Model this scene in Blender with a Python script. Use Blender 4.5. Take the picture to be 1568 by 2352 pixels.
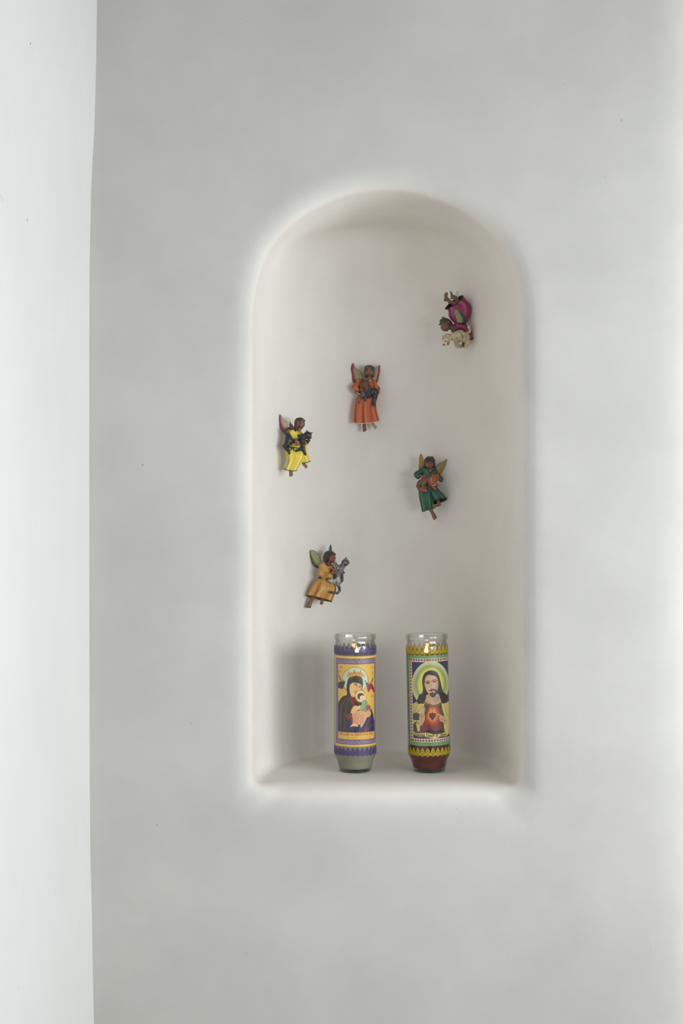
import bpy, math, random
import numpy as np
from mathutils import Vector

# ------------------------------------------------------------------ clear
for o in list(bpy.data.objects):
    bpy.data.objects.remove(o, do_unlink=True)
S = bpy.context.scene
C = S.collection
random.seed(4)
RNG = np.random.default_rng(7)

# ------------------------------------------------------------------ camera
F = 3267.0            # focal length in pixels of the 1568 x 2352 frame (50 mm lens, 36 mm tall frame)
ZC = 1.45             # camera height above the floor
WALL = 1.835          # distance of the niche wall from the camera
cam = bpy.data.cameras.new('camera')
cam.sensor_fit = 'VERTICAL'; cam.sensor_height = 36.0; cam.sensor_width = 24.0
cam.lens = F / 2352 * 36.0
cam.clip_start = 0.01
co = bpy.data.objects.new('camera', cam); C.objects.link(co)
co.location = (0, 0, ZC); co.rotation_euler = (math.pi / 2, 0, 0)
S.camera = co

# ------------------------------------------------------------------ world, window light, exposure
w = bpy.data.worlds.new('world'); S.world = w; w.use_nodes = True
bg = w.node_tree.nodes['Background']
bg.inputs[0].default_value = (1.0, 0.955, 0.90, 1); bg.inputs[1].default_value = 0.03

# two low windows at right; the second and the slant are added for light
WA, WB = Vector((1.660, 1.416, 0)), Vector((0.640, -0.216, 0))  # outer ends of the pair seen from above
WS, WV, WZ = 0.95, 0.50, ZC - 0.01                              # width and height of a window, level of its middle
WD = (WB - WA).normalized(); WN = Vector((WD.y, -WD.x, 0))      # along the wall; into the room
WL = (WB - WA).length
for s0, energy in ((0.0, 23.4), (WL - WS, 17.2)):
    L = bpy.data.lights.new('fitted_daylight', 'AREA')
    L.shape = 'RECTANGLE'; L.size = WS; L.size_y = WV
    L.energy = energy; L.color = (0.90, 0.965, 1.0)
    lo = bpy.data.objects.new('fitted_daylight', L); C.objects.link(lo)
    lo.location = (*(WA + WD * (s0 + WS / 2) - WN * 0.06).xy, WZ)
    lo.rotation_euler = WN.to_track_quat('-Z', 'Y').to_euler()

S.view_settings.view_transform = 'Standard'
S.view_settings.look = 'None'
S.view_settings.exposure = 0.0
S.view_settings.gamma = 1.0
S.view_settings.use_curve_mapping = False

# ------------------------------------------------------------------ helpers: colour, materials
def lin(c):
    c = np.asarray(c, dtype=np.float64) / 255.0
    return np.where(c <= 0.04045, c / 12.92, ((c + 0.055) / 1.055) ** 2.4)

def new_mat(name):
    m = bpy.data.materials.new(name); m.use_nodes = True
    nt = m.node_tree
    return m, nt, nt.nodes['Principled BSDF'], nt.nodes['Material Output']

def node(nt, typ, **kw):
    n = nt.nodes.new(typ)
    for k, v in kw.items(): setattr(n, k, v)
    return n

def plaster_material(name, base, spots, rough_amt, inside=None, mottle=1.0):
    m, nt, p, out = new_mat(name)
    tc = node(nt, 'ShaderNodeTexCoord')
    # broad uneven lime-wash patches
    n1 = node(nt, 'ShaderNodeTexNoise'); n1.inputs['Scale'].default_value = 5.5
    n1.inputs['Detail'].default_value = 5; n1.inputs['Roughness'].default_value = 0.62
    nt.links.new(tc.outputs['Object'], n1.inputs['Vector'])
    r1 = node(nt, 'ShaderNodeValToRGB')
    r1.color_ramp.elements[0].position = 0.30; r1.color_ramp.elements[1].position = 0.72
    b = np.array(base)
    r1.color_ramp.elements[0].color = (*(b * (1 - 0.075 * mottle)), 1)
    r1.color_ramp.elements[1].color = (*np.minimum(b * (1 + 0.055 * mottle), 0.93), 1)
    nt.links.new(n1.outputs['Fac'], r1.inputs['Fac'])
    col = r1.outputs['Color']
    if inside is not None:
        # whiter colour inside, taken as limewash, adds brightness the lights lack; its edge wanders
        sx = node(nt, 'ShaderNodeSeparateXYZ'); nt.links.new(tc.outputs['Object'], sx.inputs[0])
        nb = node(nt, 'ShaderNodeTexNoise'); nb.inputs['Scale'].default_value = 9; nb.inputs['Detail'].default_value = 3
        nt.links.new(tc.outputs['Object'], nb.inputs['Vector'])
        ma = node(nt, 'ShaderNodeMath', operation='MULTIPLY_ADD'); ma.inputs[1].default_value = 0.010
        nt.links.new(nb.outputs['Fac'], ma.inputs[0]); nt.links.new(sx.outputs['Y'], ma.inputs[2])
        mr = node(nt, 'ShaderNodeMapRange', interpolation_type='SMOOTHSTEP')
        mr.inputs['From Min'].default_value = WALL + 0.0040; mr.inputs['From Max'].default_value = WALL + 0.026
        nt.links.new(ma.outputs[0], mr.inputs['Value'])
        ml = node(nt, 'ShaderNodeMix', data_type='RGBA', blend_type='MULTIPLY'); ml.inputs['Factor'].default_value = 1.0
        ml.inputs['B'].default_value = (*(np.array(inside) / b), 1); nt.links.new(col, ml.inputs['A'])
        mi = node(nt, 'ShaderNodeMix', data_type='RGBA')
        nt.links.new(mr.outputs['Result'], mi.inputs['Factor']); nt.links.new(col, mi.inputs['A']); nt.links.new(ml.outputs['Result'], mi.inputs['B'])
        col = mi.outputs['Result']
    # fine specks of grit
    v = node(nt, 'ShaderNodeTexVoronoi'); v.inputs['Scale'].default_value = 26
    v.inputs['Randomness'].default_value = 1.0
    nt.links.new(tc.outputs['Object'], v.inputs['Vector'])
    lt = node(nt, 'ShaderNodeMath', operation='LESS_THAN'); lt.inputs[1].default_value = 0.028
    nt.links.new(v.outputs['Distance'], lt.inputs[0])
    wn = node(nt, 'ShaderNodeSeparateColor'); nt.links.new(v.outputs['Color'], wn.inputs[0])
    gt = node(nt, 'ShaderNodeMath', operation='GREATER_THAN'); gt.inputs[1].default_value = 0.80
    nt.links.new(wn.outputs[0], gt.inputs[0])
    mu = node(nt, 'ShaderNodeMath', operation='MULTIPLY')
    nt.links.new(lt.outputs[0], mu.inputs[0]); nt.links.new(gt.outputs[0], mu.inputs[1])
    mu2 = node(nt, 'ShaderNodeMath', operation='MULTIPLY'); mu2.inputs[1].default_value = 0.45
    nt.links.new(mu.outputs[0], mu2.inputs[0])
    mx = node(nt, 'ShaderNodeMix', data_type='RGBA')
    nt.links.new(mu2.outputs[0], mx.inputs['Factor']); nt.links.new(col, mx.inputs['A'])
    mx.inputs['B'].default_value = (0.30, 0.27, 0.24, 1)
    col = mx.outputs['Result']
    # single stains and scuffs with a place of their own
    for (pos, rad, amt, c) in spots:
        d = node(nt, 'ShaderNodeVectorMath', operation='SUBTRACT'); d.inputs[1].default_value = pos
        nt.links.new(tc.outputs['Object'], d.inputs[0])
        dv = node(nt, 'ShaderNodeVectorMath', operation='DIVIDE'); dv.inputs[1].default_value = rad
        nt.links.new(d.outputs[0], dv.inputs[0])
        ln = node(nt, 'ShaderNodeVectorMath', operation='LENGTH'); nt.links.new(dv.outputs[0], ln.inputs[0])
        mr = node(nt, 'ShaderNodeMapRange', interpolation_type='SMOOTHSTEP')
        mr.inputs['From Min'].default_value = 1.0; mr.inputs['From Max'].default_value = 0.25
        mr.inputs['To Min'].default_value = 0.0; mr.inputs['To Max'].default_value = amt
        nt.links.new(ln.outputs['Value'], mr.inputs['Value'])
        mx = node(nt, 'ShaderNodeMix', data_type='RGBA')
        nt.links.new(mr.outputs['Result'], mx.inputs['Factor']); nt.links.new(col, mx.inputs['A'])
        mx.inputs['B'].default_value = (*c, 1)
        col = mx.outputs['Result']
    nt.links.new(col, p.inputs['Base Color'])
    p.inputs['Roughness'].default_value = 0.72
    p.inputs['Specular IOR Level'].default_value = 0.30
    # relief: hand-trowelled waves, fine ridges and a few scratches
    n2 = node(nt, 'ShaderNodeTexNoise'); n2.inputs['Scale'].default_value = 7.0
    n2.inputs['Detail'].default_value = 2.0
    nt.links.new(tc.outputs['Object'], n2.inputs['Vector'])
    n3 = node(nt, 'ShaderNodeTexNoise'); n3.inputs['Scale'].default_value = 30
    n3.inputs['Detail'].default_value = 7; n3.inputs['Distortion'].default_value = 1.2
    nt.links.new(tc.outputs['Object'], n3.inputs['Vector'])
    r3 = node(nt, 'ShaderNodeMapRange'); r3.inputs['From Min'].default_value = 0.62
    r3.inputs['From Max'].default_value = 0.80
    nt.links.new(n3.outputs['Fac'], r3.inputs['Value'])
    b2 = node(nt, 'ShaderNodeBump'); b2.inputs['Strength'].default_value = rough_amt
    b2.inputs['Distance'].default_value = 0.004
    nt.links.new(n2.outputs['Fac'], b2.inputs['Height'])
    b3 = node(nt, 'ShaderNodeBump'); b3.inputs['Strength'].default_value = rough_amt * 0.6
    b3.inputs['Distance'].default_value = 0.0012
    nt.links.new(r3.outputs['Result'], b3.inputs['Height'])
    nt.links.new(b2.outputs['Normal'], b3.inputs['Normal'])
    nt.links.new(b3.outputs['Normal'], p.inputs['Normal'])
    return m

def attr_material(name, rough=0.4, spec=0.5, coat=0.0, bump=0.0, alpha=False, scale=900):
    m, nt, p, out = new_mat(name)
    a = node(nt, 'ShaderNodeAttribute', attribute_name='Col')
    nt.links.new(a.outputs['Color'], p.inputs['Base Color'])
    p.inputs['Roughness'].default_value = rough
    p.inputs['Specular IOR Level'].default_value = spec
    p.inputs['Coat Weight'].default_value = coat
    p.inputs['Coat Roughness'].default_value = 0.12
    if bump:
        tc = node(nt, 'ShaderNodeTexCoord')
        n = node(nt, 'ShaderNodeTexNoise'); n.inputs['Scale'].default_value = scale; n.inputs['Detail'].default_value = 3
        nt.links.new(tc.outputs['Object'], n.inputs['Vector'])
        b = node(nt, 'ShaderNodeBump'); b.inputs['Strength'].default_value = bump; b.inputs['Distance'].default_value = 0.0006
        nt.links.new(n.outputs['Fac'], b.inputs['Height']); nt.links.new(b.outputs['Normal'], p.inputs['Normal'])
    if alpha:
        nt.links.new(a.outputs['Alpha'], p.inputs['Alpha'])
    return m

def plain_material(name, c, rough=0.5, spec=0.5, metallic=0.0, sss=0.0):
    m, nt, p, out = new_mat(name)
    p.inputs['Base Color'].default_value = (*c, 1)
    p.inputs['Roughness'].default_value = rough
    p.inputs['Specular IOR Level'].default_value = spec
    p.inputs['Metallic'].default_value = metallic
    if sss:
        p.inputs['Subsurface Weight'].default_value = sss
        p.inputs['Subsurface Radius'].default_value = (0.012, 0.009, 0.007)
        p.inputs['Subsurface Scale'].default_value = 0.6
    return m

def thin_glass(name, tint, refl=1.0, rough=0.02):
    m, nt, p, out = new_mat(name)
    nt.nodes.remove(p)
    t = node(nt, 'ShaderNodeBsdfTransparent'); t.inputs[0].default_value = (*tint, 1)
    g = node(nt, 'ShaderNodeBsdfGlossy'); g.inputs['Roughness'].default_value = rough
    g.inputs[0].default_value = (refl, refl, refl, 1)
    lw = node(nt, 'ShaderNodeLayerWeight'); lw.inputs[0].default_value = 0.5
    pw = node(nt, 'ShaderNodeMath', operation='POWER'); pw.inputs[1].default_value = 4.0
    nt.links.new(lw.outputs['Facing'], pw.inputs[0])
    f = node(nt, 'ShaderNodeMath', operation='MULTIPLY_ADD'); f.inputs[1].default_value = 0.75; f.inputs[2].default_value = 0.04
    nt.links.new(pw.outputs[0], f.inputs[0])
    tc = node(nt, 'ShaderNodeTexCoord')
    n = node(nt, 'ShaderNodeTexNoise'); n.inputs['Scale'].default_value = 110; n.inputs['Detail'].default_value = 2
    nt.links.new(tc.outputs['Object'], n.inputs['Vector'])
    b = node(nt, 'ShaderNodeBump'); b.inputs['Strength'].default_value = 0.25; b.inputs['Distance'].default_value = 0.001
    nt.links.new(n.outputs['Fac'], b.inputs['Height'])
    nt.links.new(b.outputs['Normal'], g.inputs['Normal'])
    mx = node(nt, 'ShaderNodeMixShader')
    p2 = node(nt, 'ShaderNodeMath', operation='POWER'); p2.inputs[1].default_value = 2.2
    nt.links.new(lw.outputs['Facing'], p2.inputs[0])
    tm = node(nt, 'ShaderNodeMix', data_type='RGBA')             # a longer way through the glass soaks up more light
    tm.inputs['A'].default_value = (*tint, 1); tm.inputs['B'].default_value = (*(np.array(tint) * (0.46, 0.48, 0.43)), 1)
    nt.links.new(p2.outputs[0], tm.inputs['Factor']); nt.links.new(tm.outputs['Result'], t.inputs[0])
    nt.links.new(f.outputs[0], mx.inputs[0]); nt.links.new(t.outputs[0], mx.inputs[1]); nt.links.new(g.outputs[0], mx.inputs[2])
    nt.links.new(mx.outputs[0], out.inputs['Surface'])
    return m

def flame_material(name, z0, z1):
    m, nt, p, out = new_mat(name); nt.nodes.remove(p)
    tc = node(nt, 'ShaderNodeTexCoord'); sx = node(nt, 'ShaderNodeSeparateXYZ')
    nt.links.new(tc.outputs['Object'], sx.inputs[0])
    mr = node(nt, 'ShaderNodeMapRange'); mr.inputs['From Min'].default_value = z0; mr.inputs['From Max'].default_value = z1
    nt.links.new(sx.outputs['Z'], mr.inputs['Value'])
    r = node(nt, 'ShaderNodeValToRGB')
    e0, e1 = r.color_ramp.elements
    e0.position = 0.0; e0.color = (0.9, 0.30, 0.06, 1); e1.position = 1.0; e1.color = (1.0, 0.46, 0.12, 1)
    e2 = r.color_ramp.elements.new(0.45); e2.color = (1.0, 0.74, 0.36, 1)
    nt.links.new(mr.outputs['Result'], r.inputs['Fac'])
    e = node(nt, 'ShaderNodeEmission'); e.inputs[1].default_value = 16.0
    nt.links.new(r.outputs['Color'], e.inputs[0]); nt.links.new(e.outputs[0], out.inputs['Surface'])
    return m

# ------------------------------------------------------------------ helpers: meshes
def mesh_obj(name, V, Fc, mat, parent=None, col=None, smooth=True, fix=False):
    V = np.asarray(V, dtype=np.float32)
    me = bpy.data.meshes.new(name)
    if isinstance(Fc, np.ndarray):
        if fix:
            Q = Fc
            a = V[Q[:, 0]]; vol = 0.0
            for i in range(1, Q.shape[1] - 1):
                vol += np.einsum('ij,ij->i', a, np.cross(V[Q[:, i]], V[Q[:, i + 1]])).sum()
            if vol < 0: Fc = Fc[:, ::-1]
        n, k = Fc.shape
        me.vertices.add(len(V)); me.vertices.foreach_set('co', V.ravel())
        me.loops.add(n * k); me.loops.foreach_set('vertex_index', np.ascontiguousarray(Fc, dtype=np.int32).ravel())
        me.polygons.add(n)
        me.polygons.foreach_set('loop_start', np.arange(0, n * k, k, dtype=np.int32))
        me.update(calc_edges=True)
    else:
        me.from_pydata([tuple(map(float, v)) for v in V], [], [tuple(map(int, f)) for f in Fc]); me.update()
    me.polygons.foreach_set('use_smooth', np.full(len(me.polygons), smooth, dtype=bool))
    if col is not None:
        col = np.asarray(col, dtype=np.float32)
        if col.shape[1] == 3: col = np.concatenate([col, np.ones((len(col), 1), np.float32)], 1)
        at = me.color_attributes.new('Col', 'FLOAT_COLOR', 'POINT')
        at.data.foreach_set('color', np.ascontiguousarray(col).ravel())
    if mat: me.materials.append(mat)
    o = bpy.data.objects.new(name, me); C.objects.link(o)
    if parent: o.parent = parent
    return o

def tag(o, label=None, cat=None, group=None, kind=None):
    if label: o['label'] = label
    if cat: o['category'] = cat
    if group: o['group'] = group
    if kind: o['kind'] = kind
    return o

def empty(name, loc):
    o = bpy.data.objects.new(name, None); C.objects.link(o); o.location = loc
    o.empty_display_size = 0.02
    return o

def surface_nets(D, origin, h):
    """Iso-surface of the distance grid D (negative inside) as vertices and quads."""
    Sg = D < 0
    nx, ny, nz = D.shape
    cs = (nx - 1, ny - 1, nz - 1)
    N = cs[0] * cs[1] * cs[2]
    acc = np.zeros((N, 3)); cnt = np.zeros(N)
    edges = []
    for ax in range(3):
        sl0 = [slice(None)] * 3; sl1 = [slice(None)] * 3
        sl0[ax] = slice(0, -1); sl1[ax] = slice(1, None)
        a = D[tuple(sl0)]; b = D[tuple(sl1)]
        cr = Sg[tuple(sl0)] != Sg[tuple(sl1)]
        idx = np.array(np.nonzero(cr)).T
        av = a[cr]; bv = b[cr]
        t = av / (av - bv)
        pos = idx.astype(np.float64); pos[:, ax] += t
        o1, o2 = (ax + 1) % 3, (ax + 2) % 3
        cells = []
        okall = np.ones(len(idx), bool)
        for d1, d2 in ((0, 0), (1, 0), (1, 1), (0, 1)):
            c = idx.copy(); c[:, o1] -= d1; c[:, o2] -= d2
            ok = (c[:, o1] >= 0) & (c[:, o2] >= 0) & (c[:, o1] < cs[o1]) & (c[:, o2] < cs[o2])
            okall &= ok
            fl = (c[:, 0] * cs[1] + c[:, 1]) * cs[2] + c[:, 2]
            fo = fl[ok]
            cnt += np.bincount(fo, minlength=N)
            for k in range(3):
                acc[:, k] += np.bincount(fo, weights=pos[ok][:, k], minlength=N)
            cells.append(fl)
        q = np.stack(cells, 1)[okall]
        inside_first = av[okall] < 0
        q[~inside_first] = q[~inside_first][:, ::-1]
        edges.append(q)
    act = cnt > 0
    remap = -np.ones(N, dtype=np.int64); remap[act] = np.arange(act.sum())
    V = acc[act] / cnt[act][:, None] * h + np.asarray(origin)
    Q = remap[np.concatenate(edges, 0)]
    return V, Q

def smin(a, b, k):
    hh = np.maximum(k - np.abs(a - b), 0.0) / k
    return np.minimum(a, b) - hh * hh * k * 0.25
def smax(a, b, k): return -smin(-a, -b, k)

def catmull(P, n, closed=False):
    P = np.asarray(P, dtype=np.float64)
    m = len(P)
    if closed:
        idx = np.linspace(0, m, n, endpoint=False)
        g = lambda i: P[i % m]
    else:
        idx = np.linspace(0, m - 1, n)
        g = lambda i: P[np.clip(i, 0, m - 1)]
    i = np.floor(idx).astype(int)
    if not closed: i = np.minimum(i, m - 2)
    t = (idx - i)[:, None]
    p0, p1, p2, p3 = g(i - 1), g(i), g(i + 1), g(i + 2)
    return 0.5 * ((2 * p1) + (-p0 + p2) * t + (2 * p0 - 5 * p1 + 4 * p2 - p3) * t * t + (-p0 + 3 * p1 - 3 * p2 + p3) * t ** 3)

def lathe(prof, n=64):
    prof = np.asarray(prof)
    a = np.linspace(0, 2 * math.pi, n, endpoint=False)
    V = np.stack([np.outer(prof[:, 0], np.cos(a)), np.outer(prof[:, 0], np.sin(a)), np.repeat(prof[:, 1][:, None], n, 1)], -1).reshape(-1, 3)
    m = len(prof)
    i, j = np.meshgrid(np.arange(m - 1), np.arange(n), indexing='ij')
    j2 = (j + 1) % n
    Q = np.stack([i * n + j, i * n + j2, (i + 1) * n + j2, (i + 1) * n + j], -1).reshape(-1, 4)
    return V, Q

def tube(P, r, n=10, closed=False):
    P = np.asarray(P, dtype=np.float64); m = len(P)
    r = np.full(m, r) if np.isscalar(r) else np.asarray(r)
    if closed: T = np.roll(P, -1, 0) - np.roll(P, 1, 0)
    else: T = np.gradient(P, axis=0)
    T /= np.linalg.norm(T, axis=1)[:, None] + 1e-12
    up = np.array([0.13, 0.92, 0.37]); up /= np.linalg.norm(up)
    A = np.cross(T, up); A /= np.linalg.norm(A, axis=1)[:, None] + 1e-12
    B = np.cross(T, A)
    a = np.linspace(0, 2 * math.pi, n, endpoint=False)
    V = (P[:, None] + r[:, None, None] * (np.cos(a)[None, :, None] * A[:, None] + np.sin(a)[None, :, None] * B[:, None])).reshape(-1, 3)
    mm = m if closed else m - 1
    Fq = []
    for i in range(mm):
        for j in range(n):
            i2 = (i + 1) % m; j2 = (j + 1) % n
            Fq.append((i * n + j, i * n + j2, i2 * n + j2, i2 * n + j))
    if not closed:
        V = np.concatenate([V, P[:1], P[-1:]]); c0, c1 = m * n, m * n + 1
        for j in range(n):
            j2 = (j + 1) % n
            Fq.append((c0, j2, j, j)); Fq.append((c1, (m - 1) * n + j, (m - 1) * n + j2, (m - 1) * n + j2))
        Fq = [tuple(dict.fromkeys(f)) for f in Fq]
    return V, Fq

# ------------------------------------------------------------------ the walls
XN = 0.0584                       # niche axis
ZS = 0.231                        # spring of the arch above camera height
ZB = -0.3566                      # shelf level below camera height
NA, NB = 0.1835, 0.287             # half width and depth of the niche

def wall_px(px, py, d=WALL):      # point of the niche wall seen at a pixel (camera-height origin)
    return ((px - 784) / F * d, d, ZC + (1176 - py) / F * d)
XL = -0.3210                      # left wall plane
def left_px(px, py):              # point of the left wall seen at a pixel
    d = XL * F / (px - 784)
    return (XL, d, ZC + (1176 - py) / F * d)

grey = (0.55, 0.53, 0.50); dark = (0.22, 0.19, 0.17); rust = (0.34, 0.24, 0.18)
back_spots = [
    (wall_px(327, 1068), (.0016, .02, .0018), .75, dark), (wall_px(175, 1505), (.002, .02, .002), .4, grey),
    (wall_px(500, 1985), (.060, .05, .020), .22, grey), (wall_px(680, 1955), (.035, .05, .010), .16, grey), (wall_px(440, 1915), (.03, .05, .010), .14, grey), (wall_px(600, 2030), (.05, .05, .008), .12, grey),
    (wall_px(360, 1895), (.0016, .02, .0018), .6, dark), (wall_px(1427, 276), (.0016, .02, .0026), .6, rust),
    (wall_px(1295, 193), (.001, .02, .001), .6, dark), (wall_px(423, 2183), (.0028, .02, .0030), .35, grey),
    (wall_px(880, 850), (.10, .05, .22), .07, (.9, .9, .9)), (wall_px(318, 2110), (.02, .05, .012), .04, (.9, .9, .9)),
]
left_spots = [
    (left_px(67, 100), (.05, .0030, .0018), .9, (0.25, .13, .10)), (left_px(69, 109), (.05, .0016, .0011), .7, (0.25, .13, .10)),
    (left_px(74, 114), (.05, .0022, .0008), .4, rust), (left_px(68, 505), (.05, .0050, .0022), .75, (.33, .33, .33)),
    (left_px(8, 455), (.05, .010, .0045), .35, (.5, .5, .5)), (left_px(101, 135), (.05, .003, .002), .25, grey),
    (left_px(45, 2270), (.05, .006, .003), .3, (.62, .58, .48)), (left_px(70, 2192), (.05, .005, .0018), .3, (.66, .6, .48)),
    (left_px(184, 1861), (.05, .003, .0012), .5, grey), (left_px(132, 2050), (.05, .003, .0010), .35, rust),
    (left_px(200, 2263), (.05, .003, .0010), .6, grey), (left_px(201, 2275), (.05, .003, .0010), .55, grey),
]
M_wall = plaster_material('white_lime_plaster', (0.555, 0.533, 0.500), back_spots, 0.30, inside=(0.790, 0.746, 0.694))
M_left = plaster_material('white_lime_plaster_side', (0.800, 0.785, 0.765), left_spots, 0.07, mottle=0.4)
M_plain = plaster_material('white_plaster_room', (0.78, 0.77, 0.75), [], 0.2)

# niche hollow and rounded lips as one distance field
h = 0.0040
x0, x1 = -0.252, 0.252; y0, y1 = -0.010, 0.346; z0, z1 = ZB - 0.075, ZS + 0.262
gx = np.arange(x0, x1 + h, h); gy = np.arange(y0, y1 + h, h); gz = np.arange(z0, z1 + h, h)
X, Y, Z = np.meshgrid(gx, gy, gz, indexing='ij')
def niche_field(X, Y, Z):
    yp = np.maximum(Y, 0.0)
    ex = 2.1
    q = (np.abs(X / NA) ** ex + np.abs(yp / NB) ** ex) ** (1 / ex)
    gxq = np.abs(X / NA) ** (ex - 1) / NA; gyq = np.abs(yp / NB) ** (ex - 1) / NB
    gr = np.sqrt(gxq ** 2 + gyq ** 2) * np.maximum(q, 0.05) ** (1 - ex)
    dp = (q - 1) / np.maximum(gr, 1.0)
    zz = np.maximum(Z - ZS, 0.0)
    da = np.sqrt(X ** 2 + zz ** 2) - 0.189
    dn = smax(dp, da, 0.045)
    t = np.clip((ZB - Z - dn) / 0.05, 0, 1)          # the shelf's front lip is rounder than the sides
    dn = smax(dn, ZB - Z, 0.016)
    return smin(dn, Y, 0.031 + 0.027 * t * t * (3 - 2 * t))
A = niche_field(X, Y, Z)
V, Q = surface_nets(A, (gx[0], gy[0], gz[0]), h)
del X, Y, Z
bx0, bx1 = V[:, 0].min(), V[:, 0].max(); bz0, bz1 = V[:, 2].min(), V[:, 2].max()
V[:, 0] += XN; V[:, 1] += WALL; V[:, 2] += ZC
# keep the side of the surface that faces the room
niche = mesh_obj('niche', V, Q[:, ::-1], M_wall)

# flat wall round the niche, its rounded right corner and return
RC = 0.150                         # radius of the right-hand corner
XR = 0.397                         # where the corner starts to turn
zlo, zhi = 0.0, 2.75
cols = [(XL - 0.05, WALL), (XL, WALL), (XL + 0.004, WALL - 0.0008)]
cols = [(XL - 0.05, WALL - 0.0016), (XL + 0.0005, WALL - 0.0016), (XL + 0.006, WALL - 0.0005), (XL + 0.013, WALL)]
xs_flat = list(np.linspace(XL + 0.03, bx0 + XN, 4))
right = [(bx1 + XN, WALL), (0.36, WALL)]
arc = [(XR + RC * math.sin(t), WALL + RC * (1 - math.cos(t))) for t in np.linspace(0, math.pi / 2, 22)]
ret = [(XR + RC, WALL + RC + d) for d in (0.05, 0.3, 0.75)]
pts = cols + [(x, WALL) for x in xs_flat] + right + arc + ret
zz = sorted(set([zlo, bz0 + ZC, bz1 + ZC, zhi] + list(np.linspace(0.5, 2.4, 12))))
Vw = [(x, y, z) for z in zz for (x, y) in pts]
n = len(pts); Fw = []
ihole = len(cols) + len(xs_flat) - 1
for r in range(len(zz) - 1):
    for c in range(n - 1):
        if c == ihole and zz[r] >= bz0 + ZC - 1e-6 and zz[r + 1] <= bz1 + ZC + 1e-6: continue
        Fw.append((r * n + c, r * n + c + 1, (r + 1) * n + c + 1, (r + 1) * n + c))
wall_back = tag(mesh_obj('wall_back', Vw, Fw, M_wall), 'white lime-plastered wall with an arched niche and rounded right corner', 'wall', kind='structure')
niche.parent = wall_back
niche['label'] = 'arched hollow with rounded lips and a shallow shelf'

# left wall: comes towards the camera, its corner line slightly wavy as hand-made plaster is
zk = [(0, 223), (110, 221.5), (200, 219.5), (300, 217), (370, 213), (440, 209.5), (520, 208), (620, 206), (900, 205.5), (1300, 205.5), (1800, 206.5), (1960, 208), (2100, 211.5), (2250, 214), (2352, 216.5)]
zk_z = np.array([ZC + (1176 - p[0]) / F * WALL for p in zk])[::-1]
zk_x = np.array([(p[1] - 784) / F * WALL for p in zk])[::-1]
zs_ = np.concatenate([[0.0], np.linspace(0.6, 2.3, 120), [2.75]])
xc = np.interp(zs_, zk_z, zk_x)
ys_ = np.array([1.855, 1.82, 1.77, 1.70, 1.6, 1.45, 1.3, 1.0, 0.6, 0.1, -0.6])
fade = np.clip((ys_ - 1.0) / 0.7, 0, 1)
Vl = [(XL + (xcv - XL) * f, y, z) for z, xcv in zip(zs_, xc) for y, f in zip(ys_, fade)]
n = len(ys_)
Fl = [(r * n + c, (r + 1) * n + c, (r + 1) * n + c + 1, r * n + c + 1) for r in range(len(zs_) - 1) for c in range(n - 1)]
Fl = [f[::-1] for f in Fl]
tag(mesh_obj('wall_left', Vl, Fl, M_left), 'bright white plaster side wall meeting the niche wall in a wavy corner', 'wall', kind='structure')

# floor, and the unseen right-hand wall slanted to carry the window lights
def box(x0, x1, y0, y1, z0, z1):
    V = [(x, y, z) for x in (x0, x1) for y in (y0, y1) for z in (z0, z1)]
    Fb = [(0, 1, 3, 2), (4, 6, 7, 5), (0, 4, 5, 1), (2, 3, 7, 6), (0, 2, 6, 4), (1, 5, 7, 3)]
    return V, Fb
def join(parts):
    V = []; Fj = []
    for v, f in parts:
        o = len(V); V += list(v); Fj += [tuple(i + o for i in ff) for ff in f]
    return V, Fj
M_floor = plain_material('clay_floor', (0.42, 0.36, 0.31), 0.6)
v, f = box(-0.45, 2.0, -0.9, 2.62, -0.05, 0.0)
tag(mesh_obj('floor', v, f, M_floor, smooth=False), 'pale clay floor below the niche wall', 'floor', kind='structure')
def slab(s0, s1, z0, z1, t0=0.0, t1=0.22):          # a piece of the slanting wall: along it, up, through it
    P = [WA + WD * s - WN * t for s in (s0, s1) for t in (t0, t1)]
    V = [(p.x, p.y, z) for p in P for z in (z0, z1)]
    return V, [(0, 1, 3, 2), (4, 6, 7, 5), (0, 4, 5, 1), (2, 3, 7, 6), (0, 2, 6, 4), (1, 5, 7, 3)]
za, zb = WZ - WV / 2, WZ + WV / 2
v, f = join([slab(-0.45, 0, 0, 2.75), slab(WS, WL - WS, 0, 2.75), slab(WL, WL + 0.30, 0, 2.75),
             slab(0, WS, 0, za), slab(0, WS, zb, 2.75), slab(WL - WS, WL, 0, za), slab(WL - WS, WL, zb, 2.75)])
tag(mesh_obj('wall_right', v, f, M_plain, smooth=False), 'unseen white plaster wall, slant added to aim its two low windows', 'wall', kind='structure')
M_frame = plain_material('white_window_wood', (0.75, 0.74, 0.72), 0.5)
for nm, s0, lb in (('window_1', 0.0, 'white window frame nearer the niche wall'), ('added_window', WL - WS, 'white frame of an added window nearer the room')):
    wf = join([slab(s0, s0 + WS, za, za + .02, .005, .05), slab(s0, s0 + WS, zb - .02, zb, .005, .05), slab(s0, s0 + .02, za, zb, .005, .05), slab(s0 + WS - .02, s0 + WS, za, zb, .005, .05)])
    tag(mesh_obj(nm, wf[0], wf[1], M_frame, smooth=False), lb, 'window', kind='structure')

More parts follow.
